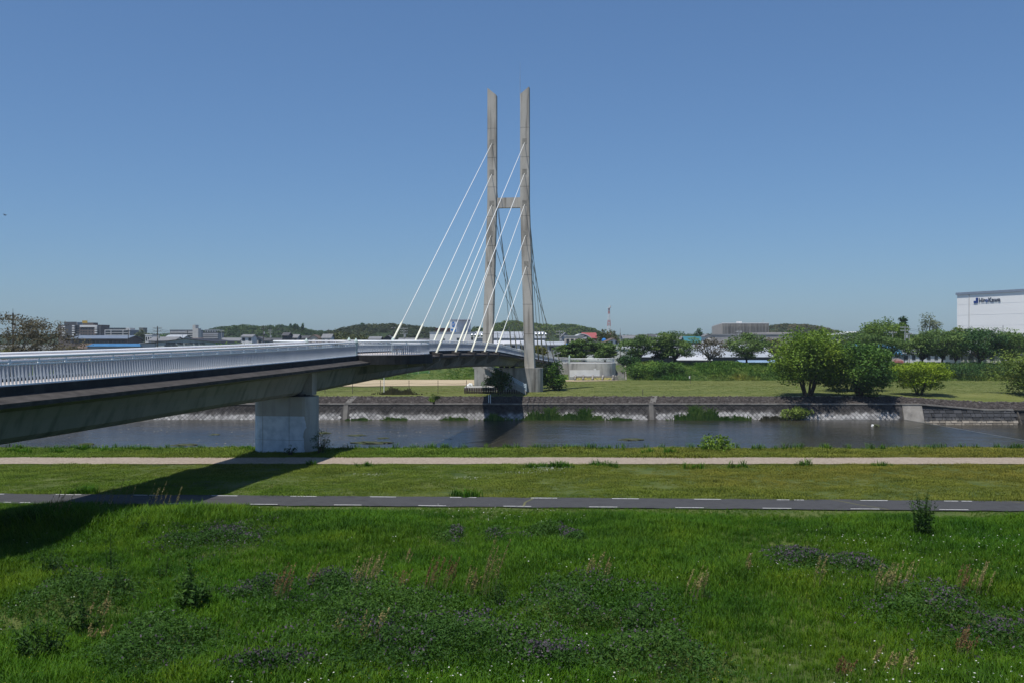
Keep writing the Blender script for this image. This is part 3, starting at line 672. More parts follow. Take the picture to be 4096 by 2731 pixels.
for i in range(len(pts)-1):
    a, b = pts[i], pts[i+1]; k = max(1,int((b-a).length/.3)); ang = math.atan2(b.y-a.y,b.x-a.x)-math.pi/2
    pk += [(a+(b-a)*((j+.5)/k), ang) for j in range(k)]
rr = rail_run('abutment_railing', pts, pk, [(pts[0]+(pts[1]-pts[0])*(k/6),0) for k in range(7)])
rr.parent = ab; rr.matrix_parent_inverse = Matrix.Translation(ab.location).inverted()
# curved flare of the near rail at the bridge end
fl = [bp(238,2.05,.1)]; e = Vector((a0.x+.2,228.3,zt)); c0 = bp(243,2.3,.1)
fc = Vector((e.x-.6,237.5,e.z+.1))
fl = [ (1-t)**2*bp(238,2.05,.1)+2*t*(1-t)*fc+t*t*e for t in [k/8 for k in range(9)]]
MB().tube([p+Vector((0,0,1.1)) for p in fl],.058,6).build('flare_railing', m_white, br)
MB().tube([p+Vector((0,0,.82)) for p in fl],.04,6).build('flare_railing', m_white, br)
mb = MB()
for k in range(50):
    t = k/49; p = (1-t)**2*fl[0]+2*t*(1-t)*fc+t*t*e; mb.beam(p,p+Vector((0,0,.8)),.05,.03)
o = mb.build('far_pickets', m_slat, br); o['kind'] = 'stuff'
MB().tube([e+Vector((-.1,0,z)) for z in (-.1,1.3,1.35,1.9)],[.2,.2,.22,.03],8).build('finial_post', m_fin, br)
MB().prism([(bp(232,2.6).x+.2,231.5),(a0.x+.01,231.5),(a0.x+.01,246),(bp(246,2.6).x,246)],-2.5,zt-.03).build('end_abutment', m_abw, br)
MB().hexa([bp(233,-3.2,-4.6),bp(233,3.4,-4.6),bp(247,3.4,-4.6),bp(247,-3.2,-4.6)],[bp(233,-3.2,-.75),bp(233,3.4,-.75),bp(247,3.4,-.4),bp(247,-3.2,-.4)]).build('end_abutment', m_abw, br)
# planters at the foot of the abutment
m_bed = mat('planting_bed',[(0.05,0.05,0.025),(0.10,0.12,0.04),(0.28,0.22,0.05),(0.30,0.28,0.22)],2.2,0.95,bump=0.8,bscale=5)
pl = thing('planter_bed', P(2370,1518,230.5), 'low concrete planter beds along the foot of the abutment wall', 'planter')
pe = [2300,2331,2369,2409,2450]
for x in pe:
    p = P(x,1518,225.6); q = P(x+3,1500,227.9); MB().hexa([p+Vector((-.18,0,-.3)),p+Vector((.18,0,-.3)),q+Vector((.18,0,-.6)),q+Vector((-.18,0,-.6))],[p+Vector((-.18,0,.25)),p+Vector((.18,0,.25)),q+Vector((.18,0,.1)),q+Vector((-.18,0,.1))]).build('divider', m_cope, pl)
p, q = P(2296,1518,225.4), P(2452,1518,225.4); MB().box(p.x,q.x,225.2,225.42,LAWN_Z-.2,LAWN_Z+.2).build('front_kerb', m_cope, pl)
for i in range(4):
    p, q = P(pe[i]+1.5,1516,225.9), P(pe[i+1]-1.5,1516,225.9); MB().hexa([(p.x,225.5,-1.9),(q.x,225.5,-1.9),(q.x,227.95,-1.9),(p.x,227.95,-1.9)],[(p.x,225.5,-1.6),(q.x,225.5,-1.6),(q.x,227.95,-.95),(p.x,227.95,-.95)]).build('soil_bed', m_bed, pl)
p, q = P(2296,1500,227.8), P(2468,1500,227.8); MB().box(p.x,q.x+.2,227.6,227.96,-1.9,-.72).build('back_kerb', m_cope, pl)
# concrete steps up the levee
stp = thing('levee_steps', P(2485,1518,229), 'flight of concrete steps up the far levee beside the abutment', 'steps')
nS = 21; m_step = mat('step_concrete',[(0.21,0.20,0.185),(0.30,0.29,0.27)],1.0,0.9)
sx0, sx1 = P(2463,1518,229).x, P(2498,1518,229).x
for k in range(nS):
    t0, t1 = k/nS, (k+1)/nS; y = 228+10.5*t0; z = LAWN_Z+3.6*t1; sh = 1.0*t0
    MB().box(sx0+sh,sx1+sh*.8,y,y+.62,z-.35,z).build('step', m_step, stp)
for xx in (sx0-.35,sx1+.05):
    MB().hexa([(xx,227.7,-2.2),(xx+.3,227.7,-2.2),(xx+1.3,238.6,-.5),(xx+1.0,238.6,-.5)],[(xx,227.7,-1.45),(xx+.3,227.7,-1.45),(xx+1.3,238.6,2.15),(xx+1.0,238.6,2.15)]).build('side_kerb', m_cope, stp)
# sheet-pile platform, marker poles, bins etc. under the bridge
m_rust = mat('rusty_sheet_pile',[(0.035,0.030,0.028),(0.08,0.062,0.05),(0.12,0.10,0.085)],1.3,0.9,streak=((0.16,0.13,0.11),3,0.3,0.5))
pf = thing('sheet_pile_platform', P(1918,1560,177), 'low platform walled with dark steel sheet piles under the bridge', 'platform')
p0, p1 = P(1858,1563,174), P(2098,1566,172)
MB().box(p0.x,p1.x-5.2,173.6,179,-1.2,-.62).build('platform_slab', m_conc, pf)
for k in range(26):
    x = p0.x+.1+k*(p1.x-p0.x-.2)/25; MB().box(x-.13,x+.13,173.3+(k%2)*.12,173.55,-2.1,-.7-(k>13)*.25).build('sheet_pile', m_rust, pf)
for px, y0, y1 in ((1955,1578,1612),(1962,1577,1606)):
    p = P(px,y1,163.2); tag(MB().tube([p+Vector((0,0,-.3)),p+Vector((0,0,(y1-y0)*163/4000))],.06,6).build('marker_pole', m_white), 'thin white marker pole at the river wall, %s of the pair' % ('taller' if px==1955 else 'shorter'), 'pole')
p = P(2234,1543,199); tag(MB().tube([p,p+Vector((0,0,2.3)),p+Vector((0,0,2.4))],[.07,.07,.02],6).build('marker_pole', m_white), 'white marker pole on the lawn behind the pylon bush', 'pole')
p = P(2761,1533,210); t = thing('sign_post', p, 'thin post with a small tattered notice on the open lawn', 'post'); MB().tube([p,p+Vector((0,0,2.0))],.05,6).build('post', m_wood, t); MB().box(p.x-.28,p.x-.04,p.y-.08,p.y-.05,p.z+1.1,p.z+1.6).build('notice', m_over, t)
p = P(2571,1582,168); tag(MB().tube([p,p+Vector((0,0,.9)),p+Vector((.04,0,1.15))],[.06,.055,.03],6).build('stake', m_wood), 'short dark stake at the lawn edge above the river wall', 'stake')
# field fence posts (left of the bridge)
fp = []
for px, y0 in ((1142,1540),(1300,1528),(1410,1526),(1522,1523),(1636,1523),(1752,1523),(1866,1523)):
    d = 173.5; p = P(px,1580,d); p.z = LAWN_Z; fp.append(p)
fe = thing('field_fence', fp[3], 'wire field fence of thin rusty posts in front of the sand ground', 'fence')
for p in fp: MB().tube([p,p+Vector((0,0,2.35))],.05,6).build('fence_post', m_rust, fe)
mb = MB()
for a, b in zip(fp[:-1],fp[1:]):
    for h in (.5,1.2,1.8): 
        m_ = (a+b)/2+Vector((0,0,h-.12)); mb.tube([a+Vector((0,0,h)),m_,b+Vector((0,0,h))],.014,4)
mb.build('wire', m_rust, fe)
p = P(1536,1567,176); tag(MB().tube([Vector((p.x,p.y,LAWN_Z)),Vector((p.x,p.y,LAWN_Z+2.7))],.07,6).build('foul_pole', m_white), 'white pole standing by the field fence', 'pole')
# green net/tarp along the sand ground
m_tarp = mat('green_tarp',[(0.02,0.20,0.06),(0.035,0.30,0.10)],0.7,0.7,bump=0.6,bscale=2); m_net = leafmat('green_net',[(0.02,0.10,0.03),(0.03,0.14,0.05)],0.1)
tp = thing('backstop_screen', P(1620,1516,231.5), 'green backstop net with a bright green tarp along its foot', 'screen')
a, b = P(1500,1516,231.8), P(1716,1516,231.8); xs = np.linspace(a.x,b.x,60)
MB().sweep([[Vector((x,231.8+.12*math.sin(i*1.3)+.1*math.sin(i*.41),LAWN_Z+.1)),Vector((x,231.9+.08*math.sin(i*1.1+1),LAWN_Z+1.02+.08*math.sin(i*.35)))] for i,x in enumerate(xs)],closed=False).build('tarp', m_tarp, tp)
for x in np.linspace(a.x,b.x,6): MB().tube([(x,232.0,LAWN_Z),(x,232.0,LAWN_Z+2.1)],.04,6).build('post', m_fin, tp)
mb = MB()
for z in np.arange(1.1,2.1,.12): mb.beam((a.x,232.0,LAWN_Z+z),(b.x,232.0,LAWN_Z+z),.03,.03)
for x in np.arange(a.x,b.x,.16): mb.beam((x,232.02,LAWN_Z+1.0),(x,232.02,LAWN_Z+2.1),.03,.03)
mb.build('net', m_tarp, tp)
p = P(1830,1513,231.5); bn = thing('park_bench', p, 'low backless concrete bench at the foot of the far levee', 'bench'); MB().box(p.x-1.25,p.x+1.25,231.2,231.7,p.z+.35,p.z+.47).build('seat', m_cope, bn)
for s in (-.85,.85): MB().box(p.x+s-.12,p.x+s+.12,231.25,231.65,LAWN_Z+.1,p.z+.35).build('leg', m_cope, bn)
# rubble pile next to the pylon pier
def lump(name, p, w, h, m, label, cat, seed=1, d=None):
    bm = bmesh.new(); bmesh.ops.create_icosphere(bm, subdivisions=3, radius=1); r = np.random.default_rng(seed)
    ph = r.uniform(0,6,6)
    for v in bm.verts:
        k = 1+.22*math.sin(v.co.x*3+ph[0])*math.sin(v.co.y*3.5+ph[1])+.15*math.sin(v.co.z*5+v.co.x*6+ph[2])+r.uniform(-.04,.04)
        v.co = Vector((p[0]+v.co.x*k*w/2,p[1]+v.co.y*k*(d or w)/2,p[2]+max(-.15,v.co.z)*k*h))
    me = bpy.data.meshes.new(name); bm.to_mesh(me); bm.free(); me.materials.append(m); return tag(link(name, me), label, cat)
p = P(1878,1545,190); p.z = LAWN_Z+.9-.9; lump('stone_pile', P(1880,1541,192), 1.3, .45, m_over, 'small pile of pale stones beside the pylon pier', 'stones', 3)

# ---- buildings helpers ------------------------------------------------------
m_glass = mat('dark_window_glass',[(0.02,0.025,0.03),(0.05,0.06,0.07)],0.8,0.15,spec=0.5)
def cc(name, c, rough=0.75, var=0.1): return plain(name, c, rough, var=var)
def winrow(root, xs, y, z0, z1, w, m=None):
    for x in xs: MB().box(x-w/2,x+w/2,y-.06,y+.1,z0,z1).build('window', m or m_glass, root)
def gable(label, px0, px1, pyr, pye, d, wall, roof, pyb=1470, depth=8, axis='x', windows=0, name='house', over=.4, cat='house', wm=None, rx=None):
    """axis x: ridge runs left-right (roof slope faces us); axis y: gable end faces us"""
    a, b = P(px0,pye,d), P(px1,pye,d); zr = P(0,pyr,d).z; zb = min(-1.05, P(0,pyb,d).z); zw = a.z
    root = thing(name, ((a.x+b.x)/2,d,zb), label, cat)
    if axis == 'x':
        MB().box(a.x+over,b.x-over,d+.02,d+depth,zb,zw).build('wall', wall, root)
        ym = d+depth/2; th = .14
        for y0, y1 in ((d-over,ym),(d+depth+over,ym)):
            MB().hexa([(a.x,y0,zw-th),(b.x,y0,zw-th),(b.x,y1,zr-th),(a.x,y1,zr-th)],[(a.x,y0,zw),(b.x,y0,zw),(b.x,y1,zr),(a.x,y1,zr)]).build('roof', roof, root)
        for x in (a.x+over+.02,b.x-over-.02): MB().add([(x,d+.1,zw-.1),(x,d+depth-.1,zw-.1),(x,ym,zr-.25)],[(0,1,2)]).build('gable', wall, root)
    else:
        xm = P(rx,0,d).x if rx else (a.x+b.x)/2
        MB().box(a.x+over,b.x-over,d+.02,d+depth,zb,zw).build('wall', wall, root)
        MB().add([(a.x+over,d+.02,zw),(b.x-over,d+.02,zw),(xm,d+.02,zr-.15),(a.x+over,d+depth,zw),(b.x-over,d+depth,zw),(xm,d+depth,zr-.15)],[(0,1,2),(3,5,4)]).build('gable', wall, root)
        th = .16
        for x0 in (a.x,b.x):
            MB().hexa([(x0,d-over,zw-th),(x0,d+depth,zw-th),(xm,d+depth,zr-th),(xm,d-over,zr-th)],[(x0,d-over,zw),(x0,d+depth,zw),(xm,d+depth,zr),(xm,d-over,zr)]).build('roof', roof, root)
    if windows:
        w = (b.x-a.x)/(windows*2.2); top = zw-.5
        winrow(root, [a.x+(b.x-a.x)*(k+.5)/windows for k in range(windows)], d, top-1.2, top, w, wm)
    return root
def block(label, px0, px1, py, d, wall, depth=12, pyb=1470, floors=0, bays=0, fh=3.0, name='building', cat='building', cap=None, band=None, wm=None):
    a, b = P(px0,py,d), P(px1,py,d); zb = min(-1.05,P(0,pyb,d).z)
    root = thing(name, ((a.x+b.x)/2,d,zb), label, cat)
    MB().box(a.x,b.x,d,d+depth,zb,a.z).build('wall', wall, root)
    MB().box(a.x-.15,b.x+.15,d-.15,d+depth+.15,a.z+.003,a.z+.35).build('roof', cap or wall, root)
    for f in range(floors):
        z1 = a.z-.7-f*fh
        if z1-1.5 < zb: break
        if band:
            MB().box(a.x+.2,b.x-.2,d-.75,d-.02,z1-2.2,z1-1.1).build('balcony', band, root)
        if bays: winrow(root, [a.x+(b.x-a.x)*(k+.5)/bays for k in range(bays)], d, z1-1.5, z1, (b.x-a.x)/bays*.62, wm)
    return root
brown = cc('brown_tile_wall',(0.13,0.105,0.095)); darkw = cc('dark_wall',(0.07,0.075,0.085)); whitew = cc('white_wall',(0.66,0.66,0.65)); greyw = cc('grey_wall',(0.36,0.37,0.37))
creamw = cc('cream_wall',(0.55,0.50,0.42)); tile = mat('dark_roof_tile',[(0.05,0.052,0.058),(0.10,0.10,0.105)],1.5,0.7); tileg = mat('grey_roof_tile',[(0.14,0.145,0.15),(0.22,0.22,0.23)],1.5,0.7)
tileb = mat('brown_roof_tile',[(0.10,0.07,0.055),(0.15,0.11,0.09)],1.5,0.8); bluem = mat('blue_metal_roof',[(0.035,0.13,0.27),(0.06,0.19,0.36)],0.5,0.45); metalr = mat('pale_metal_roof',[(0.32,0.34,0.37),(0.40,0.42,0.44)],0.6,0.5,spec=0.4)
bluegrey = mat('blue_grey_metal_roof',[(0.13,0.16,0.20),(0.18,0.21,0.26)],0.5,0.45); whiter = mat('white_metal_roof',[(0.48,0.49,0.51),(0.58,0.58,0.59)],0.5,0.5)
# LEFT, beyond the bridge --------------------------------------------------
ap = block('tall brown apartment block with stacked white balconies, beside a dark core', 233,320,1302,700,brown,14,floors=6,bays=0,cap=darkw,name='apartment_building')
dd = 700
def addbox(root, x0,x1,y0,y1,d,dep,m,name='wall_panel',off=0): 
    a, b = P(x0,y0,d), P(x1,y1,d); return MB().box(a.x,b.x,d-dep-off,d-off,b.z,a.z).build(name, m, root)
addbox(ap,264,292,1302,1345,dd,1.2,darkw,'stair_core'); addbox(ap,257,307,1288,1300,dd-1,0.1,darkw); MB().box(P(258,0,dd).x,P(307,0,dd).x,dd+1,dd+10,P(0,1301,dd).z,P(0,1289,dd).z).build('penthouse', greyw, ap)
for k in range(5):
    addbox(ap,249,262,1305+k*8.5,1309.5+k*8.5,dd,.8,whitew,'balcony'); addbox(ap,292,302,1302+k*9,1307+k*9,dd,1.6,whitew,'balcony')
    addbox(ap,302,318,1304+k*8.5,1308+k*8.5,dd,.12,m_glass,'window')
ap2 = block('brown flats with white top fascia and a yellow roof sign', 318,406,1302,690,brown,14,floors=0,cap=brown,name='apartment_building')
addbox(ap2,320,380,1301,1309,690,.5,whitew,'fascia'); addbox(ap2,381,392,1302,1309,690,1.6,whitew,'balcony'); addbox(ap2,393,405,1304,1345,690,.4,darkw,'dark_bay')
MB().box(P(327,0,690).x,P(368,0,690).x,692,700,P(0,1303,690).z,P(0,1291,690).z).build('penthouse', brown, ap2); addbox(ap2,330,350,1283,1293,691,.4,cc('yellow_sign',(0.45,0.30,0.05)),'roof_sign')
for r_ in range(3):
    for x in (325,335,345,358,370): addbox(ap2,x-3,x+3,1314+r_*11,1319+r_*11,690,.12,m_glass,'window')
    addbox(ap2,382,392,1311+r_*9,1316+r_*9,690,1.6,whitew,'balcony')
block('small pale teal building beside the flats', 406,419,1322,720,cc('teal_wall',(0.40,0.52,0.50)),10,floors=3,bays=2)
of = block('white-framed office block with long dark window bands', 420,520,1322,640,cc('office_grey',(0.20,0.22,0.26)),16,cap=whitew)
addbox(of,436,503,1312,1320,645,.1,m_glass,'window'); MB().box(P(434,0,640).x,P(505,0,640).x,646,655,P(0,1321,640).z,P(0,1312,640).z).build('penthouse', greyw, of)
for k in range(3):
    for x0,x1 in ((423,443),(447,491),(495,515)): addbox(of,x0,x1,1324+k*9,1330+k*9,640,.2,m_glass,'window')
    addbox(of,420,520,1331+k*9,1332.5+k*9,640,.5,whitew,'floor_band')
for x in (421,445,493,518): addbox(of,x-.8,x+.8,1322,1350,640,.6,whitew,'column')
lb = gable('long brown school-like building under a blue-grey metal roof',282,512,1342,1354,350,brown,bluegrey,depth=14,name='long_building',cat='building',windows=0)
for k in range(12): addbox(lb,300+k*17,312+k*17,1363,1371,350,.1,m_glass,'window')
bs = gable('long shed with bright blue metal roof behind the bridge rail',345,566,1374,1384,300,greyw,bluem,depth=10,name='blue_roof_shed',cat='shed')
gable('brown tiled roof house left of the blue-roofed shed',306,350,1374,1392,310,creamw,tileb,depth=8)
sh = gable('pale green gabled workshop with dark roof edge and black lettering',620,866,1354,1368,300,cc('pale_green_wall',(0.36,0.40,0.39)),cc('black_roof',(0.02,0.022,0.03)),depth=26,axis='y',name='workshop',cat='workshop',rx=742,over=.3)
MB().box(P(558,0,300).x,P(620,0,300).x,300.5,318,-1.05,P(0,1372,300).z).build('lean_to', cc('lean_to_wall',(0.42,0.44,0.44)), sh); MB().hexa([(P(556,0,300).x,300,P(0,1373,300).z),(P(622,0,300).x,300,P(0,1366,300).z),(P(622,0,300).x,320,P(0,1366,300).z),(P(556,0,300).x,320,P(0,1373,300).z)],[(P(556,0,300).x,300,P(0,1372,300).z+.03),(P(622,0,300).x,300,P(0,1365,300).z+.03),(P(622,0,300).x,320,P(0,1365,300).z+.03),(P(556,0,300).x,320,P(0,1372,300).z+.03)]).build('lean_to_roof', metalr, sh)
addbox(sh,658,683,1379,1384,300,.08,m_glass,'window'); addbox(sh,686,710,1379,1384,300,.08,m_glass,'window')
def text(body, name, loc, size, m, parent, rotz=0, ext=.05, width=None, spacing=1.0, bold=0.0):
    c = bpy.data.curves.new(name,'FONT'); c.body = body; c.size = size; c.extrude = ext; c.align_x = 'LEFT'; c.align_y = 'CENTER'; c.space_character = spacing; c.offset = bold
    c.materials.append(m); o = link(name, c, parent); o.rotation_euler = (R(90),0,rotz); o.location = loc
    if width:
        bpy.context.view_layer.update(); w = o.dimensions.x
        if w > 0: o.scale = (width/w,1,1)
    bpy.context.view_layer.update()
    me = bpy.data.meshes.new_from_object(o.evaluated_get(bpy.context.evaluated_depsgraph_get())); mw = o.matrix_world.copy(); bpy.data.objects.remove(o)
    me.transform(mw); return link(name, me, parent)
p = P(663,1373.5,299.9); text('SHINWA  WIRE  CLOTH  CO.  LTD.','lettering',p,.80,cc('black_letter',(0.012,0.012,0.014)),sh,width=157*300/4000,bold=.012)
sb_ = block('grey slab apartment block with white balcony bands and stair tower', 680,788,1322,620,cc('slab_grey',(0.26,0.27,0.29)),12,cap=darkw,name='apartment_building')
for k in range(3): addbox(sb_,681,784,1329+k*8,1332+k*8,620,.9,cc('balcony_grey',(0.50,0.50,0.50)),'balcony'); addbox(sb_,681,784,1333+k*8,1336+k*8,620,.1,m_glass,'window')
MB().box(P(768,0,615).x,P(780,0,615).x,616,622,-1,P(0,1300,615).z).build('stair_tower', cc('tower_conc',(0.46,0.45,0.43)), sb_); MB().box(P(780.2,0,615).x,P(791,0,615).x,616,622,-1,P(0,1314,615).z).build('stair_tower', cc('tower_conc',(0.46,0.45,0.43)), sb_)
s2 = block('lower grey slab apartments beyond the stair tower', 793,874,1332,640,cc('slab_grey',(0.26,0.27,0.29)),12,cap=darkw,name='apartment_building')
for k in range(3): addbox(s2,794,873,1336+k*7,1339+k*7,640,.9,cc('balcony_grey',(0.50,0.50,0.50)),'balcony')
block('flat-roofed pale building on the wooded ridge', 820,880,1320,860,greyw,12,floors=1,bays=6)
block('distant grey roof block behind the pale round tree', 521,556,1322,760,greyw,12,floors=2,bays=4)
block('small dark tower block behind the pale round tree', 556,574,1313,800,cc('olive_wall',(0.18,0.18,0.16)),8)
block('low white house left of the tall utility pole', 581,608,1342,420,whitew,8,floors=1,bays=3,name='house',cat='house')
gable('wide pale roof house behind the lettered workshop',590,700,1347,1362,360,whitew,tileg,depth=12)
gable('pale roof shed just right of the utility pole',655,735,1340,1352,380,greyw,metalr,depth=10,name='shed',cat='shed')
gable('low tan house in front of the slab apartments',735,800,1352,1362,400,creamw,tileb,depth=9)
hs = [(962,1012,1338,1347,420,whitew,tileg,'white house with shallow roof before the wooded ridge'),(1002,1052,1346,1355,430,greyw,tile,'dark tiled house next to the shallow white one'),
 (1125,1155,1330,1342,400,darkw,tile,'tall dark modern house with tilted roof panel'),(1150,1192,1338,1351,405,greyw,tileg,'grey tiled house joined to the tall dark one'),
 (1192,1236,1343,1354,410,greyw,tile,'low dark house between two pale gables'),(1232,1276,1339,1353,400,creamw,tileb,'pale gable house with brown roof left of bamboo'),
 (1284,1326,1336,1352,400,whitew,tileg,'white house with sloping roof edge by the bamboo'),(1472,1524,1346,1356,390,greyw,tileg,'grey tiled house right of the bamboo grove'),
 (1526,1576,1342,1358,395,darkw,tile,'dark gable house before the bamboo hill'),(1590,1668,1352,1361,380,greyw,tileg,'long low tiled house between the cable feet'),(1660,1725,1353,1363,385,greyw,tile,'dark roof house beside the white factory'),
 (1050,1125,1352,1362,420,greyw,tile,'row of dark roofs left of the tall dark house'),(880,962,1351,1362,430,creamw,tileg,'low tiled roofs beyond the bright hedge')]
for i,(x0,x1,yr,ye,d,w,rf,lab) in enumerate(hs): gable(lab,x0,x1,yr,ye,d,w,rf,depth=8,axis='y' if i in (5,8,1) else 'x',windows=2)
# CENTRE -------------------------------------------------------------------
fa = block('large white factory with blue logo tower behind the pylon', 1719,1900,1332,380,whitew,60,cap=cc('factory_roof_edge',(0.30,0.33,0.38)),name='factory',cat='factory')
addbox(fa,1763,1780,1355,1361,380,.1,m_glass,'window'); addbox(fa,1827,1845,1352,1360,380,.1,m_glass,'window'); addbox(fa,1884,1893,1349,1358,380,.1,m_glass,'window')
a, b = P(1801,1281,392), P(1876,1281,392); MB().box(a.x,P(1826,0,392).x,392,394.5,P(0,1336,392).z,a.z).build('logo_tower', whitew, fa)
MB().hexa([(P(1826,0,392).x+.02,392.02,2),(b.x,397,2),(b.x,408,2),(P(1801,0,392).x,408,2)],[(P(1826,0,392).x+.02,392.02,a.z-.1),(b.x,397,a.z-.1),(b.x,408,a.z-.1),(P(1801,0,392).x,408,a.z-.1)]).build('tower_block', cc('tower_side',(0.50,0.51,0.53)), fa)
MB().hexa([(a.x-.3,391.8,a.z),(b.x+.3,391.8,a.z),(b.x+.3,408,a.z),(a.x-.3,408,a.z)],[(a.x-.3,391.8,a.z+.3),(b.x+.3,391.8,a.z+.3),(b.x+.3,408,a.z+.3),(a.x-.3,408,a.z+.3)]).build('tower_cap', cc('factory_roof_edge',(0.30,0.33,0.38)), fa)
lg_b = cc('logo_blue',(0.02,0.16,0.45)); c = P(1813,1299,391.95)
mb = MB(); mb.add([(c.x+.62*math.cos(t),c.y,c.z+1.12*math.sin(t)) for t in [k*2*math.pi/24 for k in range(24)]],[tuple(range(24))]); mb.build('logo_disc', lg_b, fa)
for k in (-1,0,1):
    MB().tube([(c.x+k*.3-.12,c.y-.05,c.z-.55),(c.x+k*.3-.05,c.y-.05,c.z),(c.x+k*.3+.12,c.y-.05,c.z+.5)],[.04,.07,.05],5).build('logo_stroke', whitew, fa)
for (x0,x1,y0,y1) in ((1803,1824,1316.5,1321.5),(1806,1824,1323,1325.5),(1812,1824,1326.5,1330.5)): addbox(fa,x0,x1,y0,y1,391.95,.05,lg_b,'logo_lettering')
wh = gable('long pale metal warehouse with ribbed roof behind the pylon',1895,2185,1326,1352,372,cc('warehouse_wall',(0.42,0.44,0.46)),metalr,depth=36,name='warehouse',cat='warehouse')
for k in range(24): p = P(1897+k*12,1352,371.5); MB().beam((p.x,371.4,p.z+.08),(p.x,389.5,P(0,1326,372).z+.1),.12,.1).build('roof_rib', metalr, wh)
gable('low white shed with long flat roofs before the warehouse',1960,2180,1362,1374,330,whitew,whiter,depth=12,name='shed',cat='shed',windows=6)
gable('second low shed under the long warehouse',2080,2260,1366,1378,310,greyw,metalr,depth=10,name='shed',cat='shed',windows=5)
block('dark red-brown building behind the white factory', 1741,1801,1316,470,cc('red_brown_wall',(0.10,0.045,0.04)),10,floors=1,bays=5,fh=2)
gable('steep grey A-frame house right of the pylon',2242,2282,1330,1350,380,greyw,tileg,depth=10,axis='y',windows=1)
block('cream two-storey building with flat roof beside the arched hall', 2262,2334,1347,330,creamw,9,floors=2,bays=4,cap=greyw,fh=3)
ah = thing('arched_hall', P(2330,1352,345), 'hall with pale arched roof in front of the red roof', 'hall'); arc = []
for k in range(13):
    t = k/12; p = P(2293+74*t,1356-19*math.sin(math.pi*t)**.8,345); arc.append(p)
MB().sweep([[p+Vector((0,-.4,.15)),p+Vector((0,12,.15)),p+Vector((0,12,-.1)),p+Vector((0,-.4,-.1))] for p in arc]).build('roof', whiter, ah)
MB().add([p+Vector((0,.05,-.1)) for p in arc]+[Vector((arc[-1].x,345.05,-1)),Vector((arc[0].x,345.05,-1))],[tuple(range(15))]).build('wall', cc('hall_wall',(0.16,0.18,0.20)), ah)
gable('bright red curved factory roof behind the arched hall',2330,2390,1331,1352,420,cc('red_wall',(0.42,0.10,0.09)),cc('red_roof',(0.30,0.075,0.075)),depth=14,name='red_roof_building',cat='building')
gable('wide dark grey gable-ended house behind the abutment trees',2278,2424,1348,1386,268,cc('slate_gable',(0.13,0.13,0.13)),tileg,depth=12,axis='y',rx=2353)
wg = gable('white gabled house with two dark windows beside the utility pole',2404,2486,1352,1375,280,whitew,tileb,depth=10,axis='y',rx=2455)
for x in (2442,2462): addbox(wg,x,x+9,1365,1378,280,.08,m_glass,'window')
block('white low wall building behind the abutment trees', 2280,2520,1395,262,whitew,6,name='shed',cat='shed')
p = P(2282,1382,264); tag(MB().hexa([(p.x-1.3,263,p.z-.5),(p.x+1.3,263,p.z-.1),(p.x+1.3,267,p.z+.3),(p.x-1.0,267,p.z+.1)],[(p.x-1.3,263,p.z-.45),(p.x+1.3,263,p.z+.35),(p.x+1.3,267,p.z+.75),(p.x-1.0,267,p.z+.55)]).build('tarpaulin', cc('tarp_blue',(0.03,0.16,0.52)), None), 'bright blue tarpaulin on a roof left of the grey gable', 'tarpaulin')
wt = thing('water_tank', P(2416,1370,300), 'small round blue water tank on a stand', 'tank'); p = P(2416,1361,300); MB().tube([p+Vector((0,0,z)) for z in (-.7,-.5,0,.45,.62)],[.3,.62,.72,.5,.1],12).build('tank', lg_b, wt, smooth=True)
for s in (-.4,.4): MB().beam((p.x+s,300,-1),(p.x+s,300,p.z-.6),.1,.1).build('leg', greyw, wt)
# radio mast, red and white bands
rm = thing('radio_mast', P(2436,1440,700), 'red and white lattice radio mast on the skyline', 'mast')
mr, mw = cc('mast_red',(0.42,0.10,0.08)), cc('mast_white',(0.62,0.62,0.62)); zt_, zb_ = P(0,1232,700).z, -1; cx = P(2436,0,700).x
lv = [zb_+(zt_-zb_)*k/14 for k in range(15)]
for k in range(14):
    w0, w1 = 3.4-2.7*k/14, 3.4-2.7*(k+1)/14; mb = MB()
    for sx in (-1,1):
        for sy in (-1,1): mb.beam((cx+sx*w0/2,700+sy*w0/2,lv[k]),(cx+sx*w1/2,700+sy*w1/2,lv[k+1]),.2,.2)
        mb.beam((cx-sx*w0/2,700-w0/2,lv[k]),(cx+sx*w1/2,700-w1/2,lv[k+1]),.12,.12); mb.beam((cx-sx*w0/2,700+w0/2,lv[k]),(cx+sx*w1/2,700+w1/2,lv[k+1]),.12,.12)
    mb.build('lattice_section', mr if (k//2)%2==0 else mw, rm)
MB().tube([(cx,700,zt_-.2),(cx,700,zt_+.15)],1.35,12).build('platform', mw, rm); MB().tube([(cx+.8,699,zt_+.2),(cx+.8,699,zt_+1.5)],[.5,.5],10).build('dish', mw, rm); MB().tube([(cx,700,zt_),(cx,700,zt_+2.4)],.08,6).build('antenna', mw, rm)
